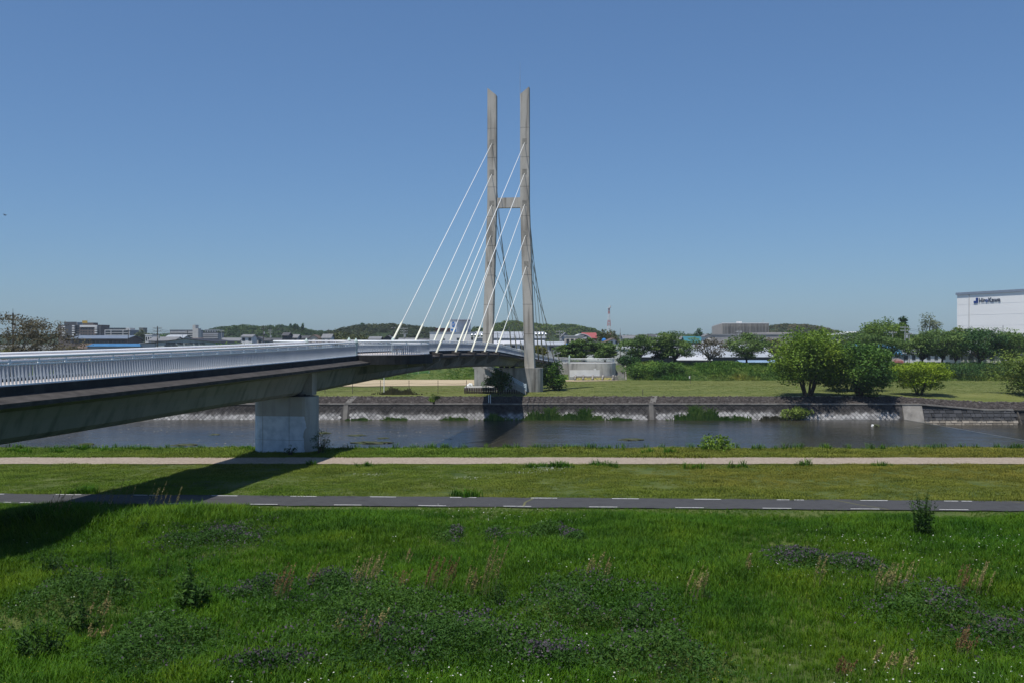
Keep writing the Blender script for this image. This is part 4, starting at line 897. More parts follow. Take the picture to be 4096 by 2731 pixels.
# RIGHT --------------------------------------------------------------------
cbm = mat('ribbed_grey_concrete',[(0.24,0.235,0.225),(0.33,0.32,0.30)],0.25,0.9,stretch=(3,3,.3),streak=((0.09,0.09,0.09),1.3,0.05,0.85))
cb = thing('concrete_factory', P(2960,1440,345), 'big stained grey concrete factory block with white roof edge', 'factory')
zt_ = P(0,1295,340).z; A, B, C_, D_ = P(2888,0,340), P(3076,0,338), P(3062,0,440), P(2847,0,440)
MB().hexa([Vector((v.x,v.y,-1.1)) for v in (A,B,C_,D_)],[Vector((v.x,v.y,zt_)) for v in (A,B,C_,D_)]).build('wall', cbm, cb)
g_ = Vector((D_.x-A.x,D_.y-A.y,0)).normalized(); n_ = Vector((-g_.y,g_.x,0)); n_ = n_ if n_.x < 0 else -n_
MB().hexa([Vector((v.x,v.y,z))+n_*o for v,o,z in ((A,.06,-1.1),(A,.01,-1.1),(D_,.01,-1.1),(D_,.06,-1.1))],[Vector((v.x,v.y,z))+n_*o for v,o,z in ((A,.06,zt_-.05),(A,.01,zt_-.05),(D_,.01,zt_-.05),(D_,.06,zt_-.05))]).build('side_wall', mat('tan_concrete',[(0.42,0.37,0.32),(0.48,0.43,0.38)],0.3,0.9), cb)
MB().hexa([Vector((v.x,v.y-.1,zt_+.005)) for v in (A,B,C_,D_)],[Vector((v.x,v.y-.1,zt_+.28)) for v in (A,B,C_,D_)]).build('roof_edge', whitew, cb)
for k in range(32):
    x = A.x+.3+(B.x-A.x-.6)*k/31; MB().box(x-.12,x+.12,339.55-(k/31)*2+.0,339.9-(k/31)*2+.25,0,zt_-.2).build('rib', cbm, cb)
MB().box(P(2953,0,340).x,P(2970,0,340).x,341,343,zt_+.3,zt_+.75).build('roof_vent', whitew, cb)
MB().beam((P(3052,0,350).x,350,zt_),(P(3052,0,350).x,350,zt_+1.5),.1,.1).build('antenna', greyw, cb)
gw = cc('wing_wall',(0.40,0.37,0.345)); wg_ = block('lower tan factory wing right of the concrete block', 2925,3185,1341,296,gw,30,cap=cc('wing_cap',(0.25,0.25,0.25)),name='factory_wing',cat='factory')
MB().box(P(3075,0,296).x,P(3182,0,296).x,298,320,P(0,1341,296).z+.36,P(0,1330,296).z).build('upper_wall', gw, wg_)
addbox(wg_,3036,3066,1358,1370,296,.08,cc('green_window',(0.10,0.14,0.13)),'window'); addbox(wg_,3094,3120,1356,1372,296,.08,cc('green_window',(0.10,0.14,0.13)),'window')
w2 = gable('long white-roofed workshop behind the cherry trees',2478,3110,1380,1426,268,darkw,metalr,depth=34,name='workshop',cat='workshop')
wa, wb = P(2700,1426,260), P(2838,1441,260)
aw = thing('white_awning', (wa.x,258,-1), 'bright white corrugated awning below the long workshop roof', 'awning')
for k in range(46):
    x = wa.x+(wb.x-wa.x)*k/45; MB().hexa([(x-.09,256,2.30),(x+.09,256,2.30),(x+.09,266,3.35),(x-.09,266,3.35)],[(x-.03,256,2.38),(x+.03,256,2.38),(x+.03,266,3.43),(x-.03,266,3.43)]).build('corrugation', whiter, aw)
MB().hexa([(wa.x,256,2.2),(wb.x,256,2.2),(wb.x,266,3.25),(wa.x,266,3.25)],[(wa.x,256,2.295),(wb.x,256,2.295),(wb.x,266,3.345),(wa.x,266,3.345)]).build('sheet', whiter, aw)
for x in np.linspace(wa.x+.3,wb.x-.3,6): MB().beam((x,256.3,-1),(x,256.3,2.25),.12,.12).build('post', darkw, aw)
gable('low building with pale blue roof under the right cherry tree',2960,3120,1440,1448,256,cc('dk_green_wall',(0.03,0.05,0.05)),cc('pale_blue_roof',(0.20,0.30,0.42)),depth=6,name='shed',cat='shed')
ds = [(2740,2850,1346,1368,430,'teal'),(2490,2570,1341,1354,520,'g'),(2560,2640,1338,1352,560,'t'),(2630,2700,1343,1356,500,'w'),(2690,2750,1345,1357,520,'g'),(2500,2600,1358,1372,380,'t'),(2600,2720,1362,1376,370,'g')]
dl = ['teal metal hall left of the concrete factory','grey roofs right of the utility pole, far behind trees','distant dark roofs in the middle of the plain','pale distant house with white wall','grey distant house left of the teal hall','tiled house behind the left cherry tree','grey tiled house behind the second cherry tree']
for (x0,x1,yr,ye,d,k),lab in zip(ds,dl):
    gable(lab,x0,x1,yr,ye,d,{'teal':cc('teal_dark',(0.03,0.16,0.20)),'g':greyw,'t':creamw,'w':whitew}[k],{'teal':cc('teal_dark',(0.03,0.16,0.20)),'g':tileg,'t':tile,'w':metalr}[k],depth=12,windows=3)
gable('small white gabled shed against the concrete factory',2816,2850,1336,1346,420,whitew,tileg,depth=8,axis='y',name='shed',cat='shed')
tk = P(2652,1350,480); tag(MB().tube([Vector((tk.x,480,-1)),Vector((tk.x,480,8.6)),Vector((tk.x,480,9.1))],[1.5,1.5,.3],14).build('storage_tank', whitew, None, smooth=True), 'white cylindrical storage tank among distant roofs', 'tank')
gable('white gabled hall on the right horizon beside the round tree',3355,3480,1326,1340,450,whitew,whiter,depth=20,axis='y',name='hall',cat='hall',rx=3440)
gable('bright blue tiled roof building half hidden behind cherries',3385,3625,1377,1414,272,greyw,mat('bright_blue_tiles',[(0.10,0.30,0.52),(0.16,0.38,0.60)],0.6,0.5),depth=22,name='blue_roof_building',cat='building')
ps = thing('awning_sign', P(3588,1457,256), 'pink and white arched shop awning with red lettering', 'sign')
p = P(3588,1445,256); arc = [P(3560+56*t,1441-9*math.sin(math.pi*t),255) for t in [k/10 for k in range(11)]]
MB().add(arc+[P(3616,1458,255),P(3575,1458,255)],[tuple(range(13))]).build('sign_panel', cc('pink_sign',(0.62,0.42,0.42)), ps); MB().add([v+Vector((0,.15,.05)) for v in arc]+[P(3616,1461,255)+Vector((0,.15,0)),P(3560,1461,255)+Vector((0,.15,0))],[tuple(range(13))]).build('sign_back', whitew, ps)
for k in range(6): q = P(3578+k*6,1443+(k%2)*2,254.9); MB().tube([q,q+Vector((.18,0,.25)),q+Vector((.3,0,-.1)),q+Vector((.1,0,-.4))],.05,5).build('letter_stroke', cc('red_letter',(0.45,0.06,0.06)), ps)
for k in range(7): q = P(3577+k*5.4,1452,254.9); MB().beam(q,q+Vector((.2,0,.05)),.05,.1).build('letter_stroke', cc('red_letter',(0.45,0.06,0.06)), ps)
gable('white flat workshop behind the right cherry trees',3610,3850,1396,1412,272,whitew,metalr,depth=14,name='workshop',cat='workshop',windows=8)
gable('long white workshop under the big white building',3820,4200,1398,1414,280,cc('white_wall2',(0.60,0.60,0.58)),metalr,depth=14,name='workshop',cat='workshop',windows=9)
# big white building with lettering
hb = thing('white_warehouse_tower', P(3900,1440,318), 'huge blank white warehouse with blue and grey company lettering', 'warehouse')
c0 = Vector((P(3828,0,330).x,330,0)); dr = (Vector((P(4096,0,304).x,304,0))-c0).normalized(); nr = Vector((dr.y,-dr.x,0)); zt_ = P(0,1181,330).z
if nr.y > 0: nr = -nr
E = c0+dr*75; F = E-nr*45; G = c0-nr*45
wmh = mat('white_cladding',[(0.84,0.83,0.81),(0.88,0.87,0.85)],0.1,0.6,stretch=(.3,.3,2))
MB().hexa([Vector((v.x,v.y,-1.1)) for v in (c0,E,F,G)],[Vector((v.x,v.y,zt_)) for v in (c0,E,F,G)]).build('wall', wmh, hb)
k_ = cc('roof_trim',(0.22,0.26,0.33)); ex = nr*.35-dr*.3
MB().hexa([Vector((v.x,v.y,zt_+.004))+o for v,o in ((c0,ex),(E,nr*.35),(F,-nr*.3),(G,-nr*.3-dr*.3))],[Vector((v.x,v.y,zt_+.75))+o for v,o in ((c0,ex),(E,nr*.35),(F,-nr*.3),(G,-nr*.3-dr*.3))]).build('roof_trim', k_, hb)
s0 = 5.2; MB().hexa([c0+dr*s0+nr*.14+Vector((0,0,-1)),c0+dr*(s0+.25)+nr*.14+Vector((0,0,-1)),c0+dr*(s0+.25)+nr*.01+Vector((0,0,-1)),c0+dr*s0+nr*.01+Vector((0,0,-1))],[c0+dr*s0+nr*.14+Vector((0,0,zt_)),c0+dr*(s0+.25)+nr*.14+Vector((0,0,zt_)),c0+dr*(s0+.25)+nr*.01+Vector((0,0,zt_)),c0+dr*s0+nr*.01+Vector((0,0,zt_))]).build('downpipe', cc('pipe',(0.5,0.5,0.5)), hb)
for z in np.arange(1.5,zt_-.3,3.45):
    MB().hexa([c0+nr*.03+Vector((0,0,z)),E+nr*.03+Vector((0,0,z)),E+nr*.005+Vector((0,0,z)),c0+nr*.005+Vector((0,0,z))],[c0+nr*.03+Vector((0,0,z+.035)),E+nr*.03+Vector((0,0,z+.035)),E+nr*.005+Vector((0,0,z+.035)),c0+nr*.005+Vector((0,0,z+.035))]).build('cladding_joint', cc('joint_grey',(0.83,0.82,0.80)), hb)
ang = math.atan2(dr.y, dr.x)
def on_wall(px, py):   # photo pixel -> point on that wall
    t = (px-2048)/4000; s = (t*c0.y-c0.x)/(dr.x-t*dr.y); q = c0+dr*s; return s, 8-(py-1350)*q.y/4000
s1, zz1 = on_wall(3916,1203); s2_, _ = on_wall(4001,1203); navy = cc('letter_navy',(0.015,0.05,0.22)); lgrey = cc('letter_grey',(0.07,0.09,0.13))
text('Hir', 'lettering', c0+dr*s1+nr*.12+Vector((0,0,zz1)), 2.0, lgrey, hb, ang, .08, width=(s2_-s1)*.30, bold=.02)
text('o', 'lettering', c0+dr*(s1+(s2_-s1)*.315)+nr*.12+Vector((0,0,zz1-.05)), 2.0, navy, hb, ang, .08, width=(s2_-s1)*.11, bold=.02)
text('Kawa', 'lettering', c0+dr*(s1+(s2_-s1)*.44)+nr*.12+Vector((0,0,zz1)), 2.0, lgrey, hb, ang, .08, width=(s2_-s1)*.56, bold=.02)
sA, zA = on_wall(3896,1214); sB, zB = on_wall(3913,1192); sM = (sA+sB)/2
def wq(sa,sb,za,zb,m,nm='logo_block'): MB().hexa([c0+dr*sa+nr*.2+Vector((0,0,za)),c0+dr*sb+nr*.2+Vector((0,0,za)),c0+dr*sb+nr*.02+Vector((0,0,za)),c0+dr*sa+nr*.02+Vector((0,0,za))],[c0+dr*sa+nr*.2+Vector((0,0,zb)),c0+dr*sb+nr*.2+Vector((0,0,zb)),c0+dr*sb+nr*.02+Vector((0,0,zb)),c0+dr*sa+nr*.02+Vector((0,0,zb))]).build(nm, m, hb)
wq(sA,sM,zA,zA+.75,navy); wq(sM+.02,sM+.45,zA,zB,navy); wq(sM+.47,sB,zA+1.25,zB,navy); wq(sB-.25,sB,zA,zA+1.23,navy)
# ---- utility poles -------------------------------------------------------
m_pole = cc('pole_concrete',(0.33,0.33,0.32)); m_poled = cc('pole_dark',(0.07,0.065,0.06)); m_wire = cc('wire_black',(0.015,0.015,0.015))
def pole(px, y0, d, label, m=None, arms=2, yb=1460, w=.17, aw=1.3):
    p = P(px,y0,d); root = thing('utility_pole', (p.x,d,-1), label, 'pole'); m = m or m_pole
    MB().tube([(p.x,d,-1.05),(p.x,d,p.z)],[w*1.2,w*.8],8).build('shaft', m, root)
    for k in range(arms):
        z = p.z-.5-k*.9; MB().beam((p.x-aw,d-.1,z),(p.x+aw,d-.1,z),.12,.12).build('crossarm', m, root)
        for s in (-.9,-.45,.45,.9): MB().tube([(p.x+s*aw,d-.1,z+.06),(p.x+s*aw,d-.1,z+.32)],.07,6).build('insulator', whitew, root)
    if arms > 1: MB().tube([(p.x+.45,d-.3,p.z-3.4),(p.x+.45,d-.3,p.z-2.5)],.3,8).build('transformer', greyw, root)
    return p
def wires(name, a, b, label, n=2, sag=.6, dz=(0,)):
    mb = MB()
    for k in range(n):
        pts = []
        for t in [i/10 for i in range(11)]:
            q = a+(b-a)*t; pts.append(q+Vector((0,0,-.55-k*.45-4*sag*t*(1-t))))
        mb.tube(pts,.022 if (a.y+b.y)/2 < 330 else .035,4)
    return tag(mb.build(name, m_wire), label, 'wire')
q1 = pole(52,1252,205,'dark utility pole rising through the bare left trees',m_poled,2,w=.2)
MB().tube([(q1.x,205,q1.z),(q1.x,205,q1.z+.85)],.04,5).build('antenna', m_poled, bpy.data.objects['utility_pole'])
q0 = P(-60,1260,200); wires('power_line', q0, q1, 'pair of power lines leaving the dark left pole', 2)
q2 = pole(227,1330,260,'slim dark pole between bare trees and brown flats',m_poled,1,w=.12,aw=.8); wires('power_line', q1, q2, 'power line sagging over the bare trees', 2)
q3 = pole(313,1335,320,'slim pole in front of the brown long building',m_poled,1,w=.1,aw=.7); q4 = pole(513,1316,330,'pole at the gable end of the brown long building',m_poled,1,w=.14,aw=.8)
q5 = pole(630,1306,282,'tall dark utility pole with many crossarms left of the workshop',m_poled,3,w=.18); wires('power_line', q4, q5, 'power lines from the long building to the tall pole', 3)
q6 = pole(750,1322,420,'thin pole in front of the slab apartments',m_poled,1,w=.15,aw=.9); wires('power_line', q5, q6, 'power lines right of the tall dark pole', 2)
q7 = pole(887,1320,360,'pale thin pole before the wooded ridge',None,1,w=.12,aw=.8); q8 = pole(1054,1302,400,'tall pole with crossarms before the wooded ridge',m_poled,2,w=.18); q9 = pole(1081,1318,420,'shorter pole right of the ridge pole',m_pole,2,w=.15,aw=.9)
pole(1314,1318,420,'pole at the left foot of the bamboo hill',m_poled,1,w=.15,aw=.8); qa = pole(1574,1308,380,'tall pole by the longest stay cable foot',m_poled,1,w=.16,aw=.8); qb = pole(1616,1310,360,'pole with busy crossarms between the stay cables',m_pole,3,w=.16); wires('power_line', q8, qa, 'long power line across the bamboo hill', 2, 1.5); wires('power_line', qb, P(1745,1322,400), 'power lines between cable feet and factory', 2)
qc = pole(1990,1330,300,'pole with transformer between the pylon legs',m_pole,1,w=.15,aw=.9); qd = pole(2239,1322,330,'grey pole with bracket right of the pylon',None,2,w=.17); wires('power_line', qc, qd, 'power line running behind the pylon legs', 2)
qe = pole(2481,1332,247,'tall grey utility pole behind the levee steps',None,0,w=.17); MB().tube([(qe.x,247,qe.z),(qe.x,247,qe.z+1.1)],.05,5).build('pole_tip', m_pole, [o for o in bpy.data.objects if o.name.startswith('utility_pole')][-1])
wires('power_line', qe, P(2865,1344,300)+Vector((0,0,1)), 'power lines from the levee pole towards the factory', 2, .5); qf = pole(2592,1335,420,'short dark pole above the left cherry tree',m_poled,0,w=.18)
qg = pole(2955,1322,292,'white-topped pole in front of the concrete factory',None,1,w=.14,aw=.9); wires('power_line', P(2865,1344,300), qg, 'power lines in front of the concrete factory', 2, .3); wires('power_line', qg, P(3180,1340,290), 'power lines over the factory wing', 2, .3)
qh = pole(3571,1325,268,'grey utility pole above the blue tiled roof',None,1,w=.14,aw=1.0); qi = pole(3620,1304,280,'tall utility pole before the conifer',None,2,w=.16); qj = pole(3637,1330,272,'short utility pole right of the tall one',None,1,w=.13,aw=.9)
ql = pole(3806,1322,290,'grey pole amid the right-hand trees',None,0,w=.15); wires('power_line', qi, ql, 'power lines among the trees on the right', 2, .3); qm = pole(4012,1303,285,'grey pole in front of the white warehouse',None,0,w=.15); wires('power_line', ql, qm, 'power lines crossing the white warehouse', 2, .3)
# ---- floodlights by the pylon
for px, py, nl, lab in ((1908,1345,4,'bank of silver floodlights left of the pylon leg'),(2164,1341,4,'bank of silver floodlights right of the pylon leg')):
    p = P(px,py,248); fl_ = thing('floodlight_mast', (p.x,248,1.7), lab, 'floodlight'); MB().tube([(p.x,248,1.6),(p.x,248,p.z)],.1,6).build('pole', m_pole, fl_)
    MB().beam((p.x-1.4,248,p.z-.3),(p.x+1.4,248,p.z-.3),.15,.12).build('bar', whitew, fl_)
    for k in range(nl):
        x = p.x-1.2+k*.8; MB().tube([(x,247.5,p.z+.15),(x,247.7,p.z+.18),(x,248.05,p.z+.2),(x,248.35,p.z+.2)],[.36,.34,.24,.12],10).build('lamp', plain('silver',(0.62,0.64,0.67),0.25,0.7), fl_, smooth=True)
# ---- two walkers on the deck
def person(d, off, label, shirt, hat, legs=(0.03,0.03,0.05)):
    b = bp(d,off,.03); sk = [((0,0,.92),.15),((0,0,1.12),.15),((0,0,1.36),.17),((0,0,1.48),.07),((0,-.02,1.58),.10),((0,-.02,1.70),.085),
      ((.19,0,1.40),.065),((.25,.02,1.14),.05),((.24,-.08,.9),.04),((.24,-.12,.82),.035),((-.19,0,1.40),.065),((-.25,.02,1.14),.05),((-.24,-.08,.9),.04),((-.24,-.12,.82),.035),
      ((.1,0,.88),.1),((.1,-.12,.48),.075),((.1,-.05,.08),.05),((.1,-.2,.04),.045),((-.1,0,.88),.1),((-.1,.08,.48),.075),((-.1,.2,.09),.05),((-.1,.06,.04),.045)]
    ed = [(0,1),(1,2),(2,3),(3,4),(4,5),(2,6),(6,7),(7,8),(8,9),(2,10),(10,11),(11,12),(12,13),(0,14),(14,15),(15,16),(16,17),(0,18),(18,19),(19,20),(20,21)]
    me = bpy.data.meshes.new('person'); me.from_pydata([p for p,_ in sk], ed, []); o = bpy.data.objects.new('person', me); COL.objects.link(o); o.location = b
    md = o.modifiers.new('skin','SKIN')
    for v,(p,r) in zip(me.skin_vertices[0].data, sk): v.radius = (r,r)
    me.skin_vertices[0].data[0].use_root = True; sb = o.modifiers.new('sub','SUBSURF'); sb.levels = sb.render_levels = 1
    m = bpy.data.materials.new('walker_clothes'); m.use_nodes = True; nt = m.node_tree; tc = nt.nodes.new('ShaderNodeTexCoord'); sp = nt.nodes.new('ShaderNodeSeparateXYZ'); nt.links.new(tc.outputs['Object'], sp.inputs[0])
    r = _ramp(nt,[legs,shirt,(0.45,0.30,0.22)],.5,.9); r.color_ramp.interpolation = 'CONSTANT'; mm = nt.nodes.new('ShaderNodeMath'); mm.operation = 'MULTIPLY'; mm.inputs[1].default_value = .5; nt.links.new(sp.outputs[2], mm.inputs[0]); nt.links.new(mm.outputs[0], r.inputs[0])
    for e,pz in zip(r.color_ramp.elements,(0,.465,.73)): e.position = pz
    nt.links.new(r.outputs[0], nt.nodes['Principled BSDF'].inputs['Base Color']); me.materials.append(m)
    h = MB().tube([(0,-.02,1.6),(0,-.02,1.68),(0,-.02,1.76),(0,-.02,1.8)],[.115,.12,.09,.02],10).build('hat', cc('hat_'+label[:9],hat), None, smooth=True); h.parent = o
    return tag(o, label, 'person')
person(164,.6,'person in a white cap walking on the bridge deck',(0.35,0.38,0.45),(0.75,0.75,0.75)); person(168,1.0,'person in dark clothes walking on the bridge deck',(0.04,0.04,0.05),(0.05,0.045,0.04))
# crow in the left sky
cw = P(22,862,120); mb = MB().tube([cw+Vector((-.18,0,.02)),cw+Vector((-.1,0,.03)),cw+Vector((.02,0,0)),cw+Vector((.12,0,.03)),cw+Vector((.2,0,.03))],[.01,.045,.05,.03,.005],6)
for s in (-1,1): mb.hexa([cw+Vector((-.07,0,.03)),cw+Vector((.07,0,.03)),cw+Vector((-.02,s*.36,.12)),cw+Vector((-.1,s*.36,.12))],[cw+Vector((-.07,0,.045)),cw+Vector((.07,0,.045)),cw+Vector((-.02,s*.36,.13)),cw+Vector((-.1,s*.36,.13))])
tag(mb.build('bird', darkw), 'small dark bird flying in the left sky', 'bird')
# ================================================================ TREES AND PLANTS
bark = mat('dark_bark',[(0.028,0.024,0.02),(0.06,0.05,0.042)],3,0.95,bump=0.6,bscale=6)
barkg = mat('grey_bark',[(0.09,0.08,0.07),(0.16,0.145,0.13)],3,0.95)
LG = leafmat('leaf_fresh_green',[(0.0503,0.0999,0.0129),(0.1383,0.2295,0.0226),(0.2515,0.3393,0.0356)],.30)
LM = leafmat('leaf_mid_green',[(0.0279,0.0729,0.0146),(0.0792,0.1721,0.0255),(0.1630,0.2531,0.0401)],.28)
LD = leafmat('leaf_dark_green',[(0.0178,0.0486,0.0155),(0.0457,0.1105,0.0287),(0.0915,0.1768,0.0442)],.22)
LC = leafmat('leaf_cherry',[(0.0475,0.0917,0.0262),(0.1108,0.1857,0.0437),(0.1978,0.2731,0.0699)],.28)
LY = leafmat('leaf_yellow_green',[(0.1157,0.1818,0.0132),(0.2314,0.3306,0.0185),(0.3306,0.4298,0.0330)],.35)
LW = leafmat('leaf_willow',[(0.0778,0.1205,0.0210),(0.1654,0.2333,0.0385),(0.2333,0.3014,0.0613)],.30)
LB = leafmat('leaf_brown_olive',[(0.0520,0.0442,0.0260),(0.0975,0.0845,0.0442),(0.1430,0.1274,0.0650)],.2)
LO = leafmat('leaf_bamboo',[(0.0490,0.0588,0.0196),(0.0910,0.1050,0.0336),(0.1400,0.1470,0.0560)],.25)
LCM = leafmat('leaf_camphor',[(0.0575,0.1092,0.0138),(0.1265,0.2070,0.0253),(0.1955,0.2875,0.0403)],.32)
LGO = leafmat('leaf_golden_conifer',[(0.0650,0.0715,0.0104),(0.1430,0.1495,0.0182),(0.2080,0.1950,0.0325)],.2)
LP = leafmat('leaf_pale',[(0.08,0.105,0.05),(0.13,0.155,0.075),(0.17,0.19,0.10)],.25)
def tree(label, base, H, cw, c0=.25, ncl=40, leaves=5000, leaf=.3, lm=None, bm_=None, stems=1, flat=.6, seed=1, shape='round', name='tree', cr=.15, group=None, trunk=None, lean=0.0, shell=.45, up=.35, aspect=1.7):
    r = np.random.default_rng(seed); base = np.array(base, float); lm = lm or LM; bm_ = bm_ or bark
    root = thing(name, tuple(base), label, 'tree' if name != 'shrub' else 'shrub', group)
    zc = base[2]+H*(c0+1)/2; rz = H*(1-c0)/2; rx = cw/2
    d = r.normal(size=(ncl*3,3)); d /= np.linalg.norm(d,axis=1)[:,None]; rad = (shell+(1-shell)*r.random(ncl*3))**.8
    c = d*rad[:,None]
    if shape == 'umbrella': c = c[c[:,2] > -.95+.35*np.abs(c[:,0])][:ncl]
    elif shape == 'cone': 
        c = c[:ncl]; t = (c[:,2]+1)/2; k = (1.05-t)*1.1; c[:,0] *= k; c[:,1] *= k
    elif shape == 'dome': c[:,2] = np.where(c[:,2]<-.3,-.3-(.3+c[:,2])*-.6,c[:,2]); c = c[:ncl]
    else: c = c[:ncl]
    wob = 1+.22*np.sin(np.arctan2(c[:,1],c[:,0])*2+r.uniform(0,6))+.12*np.sin(np.arctan2(c[:,1],c[:,0])*3+r.uniform(0,6))
    C = np.stack([base[0]+lean*H*.3+c[:,0]*rx*wob, base[1]+c[:,1]*rx*wob, zc+c[:,2]*rz],1)
    nC = len(C); w = r.uniform(.45,1.5,nC); n_each = np.maximum(4,(leaves*w/w.sum()).astype(int))
    idx = np.repeat(np.arange(nC), n_each); rr = cw*cr*(.6+.55*w)
    g = r.normal(size=(len(idx),3)); g /= np.maximum(1e-6,np.linalg.norm(g,axis=1))[:,None]; g *= (r.random(len(idx))**.5)[:,None]*1.25
    L = C[idx]+g*rr[idx][:,None]*np.array([1,1,flat])
    L[:,2] = np.maximum(L[:,2], base[2]+.1)
    tone = np.clip(r.normal(.45,.22,nC)[idx]+r.normal(0,.22,len(idx)),0,1)
    cards('crown', L, leaf*r.uniform(.6,1.3,len(L)), lm, root, up=up, seed=seed+5, rnd=tone, aspect=aspect)
    mb = MB(); tr = trunk or max(.09,H*.02); nl = min(nC, 26); tips = C[np.argsort(r.random(nC))[:nl]]
    bz = base[2]+H*(c0*.75 if stems == 1 else .07)
    roots = []
    for s in range(stems):
        a = 2*math.pi*s/stems+r.uniform(-.4,.4); sp = 0 if stems == 1 else tr*1.3
        b0 = base+np.array([sp*math.cos(a),sp*math.sin(a),-.25])
        out_ = (.0 if stems == 1 else cw*.12)
        b1 = np.array([base[0]+lean*H*.1+out_*math.cos(a)*1.0,base[1]+out_*math.sin(a),max(bz,base[2]+H*(.12 if stems==1 else .3))])
        rad_ = tr/(1 if stems == 1 else 1.7)
        mb.tube([b0,(b0+b1)/2+r.normal(size=3)*tr*.4,b1],[rad_*1.35,rad_,rad_*.85],7); roots.append((b1,rad_))
    for k, t in enumerate(tips):
        b1, rad_ = roots[int(np.argmin([np.hypot(*(q[:2]-t[:2])) for q,_ in roots]))]
        m1 = b1+(t-b1)*.35+np.array([0,0,H*.05])+r.normal(size=3)*cw*.02; m2 = b1+(t-b1)*.7+np.array([0,0,H*.02])+r.normal(size=3)*cw*.02
        q = rad_*r.uniform(.32,.55); mb.tube([b1-np.array([0,0,.1]),m1,m2,t],[q,q*.75,q*.45,q*.15],5,cap=False)
    mb.build('trunk', bm_, root)
    return root
def gp(x, y):     # photo pixel on the near ground
    d = 40.0
    for _ in range(12): 
        X = (x-2048)*d/4000; z = float(near_z(np.array([X]),np.array([d]))[0]); d = (8-z)*4000/(y-1350)
    X = (x-2048)*d/4000
    return np.array([X, d, float(near_z(np.array([X]),np.array([d]))[0])])
def lawnp(x, y): 
    d = (8-LAWN_Z)*4000/(y-1350); return np.array([(x-2048)*d/4000, d, LAWN_Z])
# riverside trees on the far bank
tree('large spreading fresh-green tree with many stems on the river bank', lawnp(3232,1582), 10.9, 13.0, .09, 135, 23000, .22, LG, stems=6, flat=.7, seed=11, shape='dome', cr=.115, trunk=.33, shell=.5)
tree('dense dark green bushy tree right beside the large spreading tree', lawnp(3438,1583), 8.4, 10.0, .02, 70, 11000, .25, LM, stems=4, flat=.7, seed=12, shape='round', cr=.13, trunk=.3, shell=.5)
tree('low arching dark tree behind the two riverside trees', np.array([61.5,183,LAWN_Z]), 8.0, 10.5, .12, 50, 7500, .27, LD, stems=3, flat=.6, seed=13, cr=.15)
tree('small yellow-green maple alone on the lawn edge', np.array([69.9,171.5,LAWN_Z-.1]), 5.6, 9.2, .18, 56, 8500, .20, LY, stems=4, flat=.45, seed=14, shape='umbrella', cr=.12, trunk=.24)
tree('willow-like yellowish tree cut by the right edge of the picture', np.array([89.3,172,LAWN_Z-.1]), 7.9, 10.5, .04, 60, 8500, .22, LW, stems=4, flat=.8, seed=15, cr=.13)
# cherries along the levee top
LEV = 1.75
def levp(px, d=241): return np.array([(px-2048)*d/4000, d, LEV])
ch = [(2335,6.2,5.2,31,1,LC,'small cherry tree left of the abutment railing'),(2262,4.6,4.6,32,.8,LC,'dark tree behind the far end of the bridge'),(2420,5.0,5.6,33,1,LC,'small bright cherry tree above the abutment wall'),
 (2555,6.6,7.6,34,1,LC,'first big cherry tree right of the levee pole'),(2648,5.2,4.6,35,.8,LD,'narrow dark young cherry between two big ones'),(2700,7.3,8.2,36,1.1,LC,'widest cherry tree in front of the white awning'),
 (2838,6.4,7.0,37,.28,LB,'thin half-bare cherry with open branches'),(2986,7.0,8.6,38,1.1,LC,'cherry tree before the factory wing'),(3105,6.4,6.0,39,.25,LB,'bare grey cherry beside the factory wing'),
 (3330,7.4,8.0,40,.9,LC,'cherry tree behind the large riverside tree'),(3440,7.6,8.5,41,1.1,LC,'cherry tree half covering the blue tiled roof'),(3555,6.8,8.0,42,1,LC,'cherry tree above the pink awning sign'),
 (3690,6.2,6.6,43,.8,LC,'slender cherry right of the pink awning sign'),(3770,8.2,10.0,44,1.2,LC,'broad low-branched cherry left of the dark rightmost one'),(3915,8.6,10.5,45,1.3,LD,'broad dark cherry in front of the white warehouse'),(4050,8.0,9.5,46,1.1,LC,'cherry tree at the right edge of the levee')]
for px,H,cw,sd,den,lm_,lab in ch:
    tree(lab, levp(px), H*1.02, cw*1.16, .20, 52, int(5200*den), .25, lm_, stems=1, flat=.38, seed=sd, shape='umbrella', name='cherry_tree', cr=.14, trunk=.26, group='cherry trees along the levee', bm_=bark if den > .3 else barkg)
# bush by the pylon pier and under the stairs
tree('leafy dark shrub beside the lit end of the pylon pier', lawnp(2215,1560)+np.array([0,0,0]), 4.9, 4.4, .05, 34, 4200, .22, LM, stems=3, flat=.8, seed=51, name='shrub', cr=.17)
tree('shaded shrub under the bridge in front of the stair', np.array([-2.2,169.3,LAWN_Z]), 4.2, 3.8, .1, 26, 2600, .2, LD, stems=3, flat=.8, seed=52, name='shrub', cr=.17)
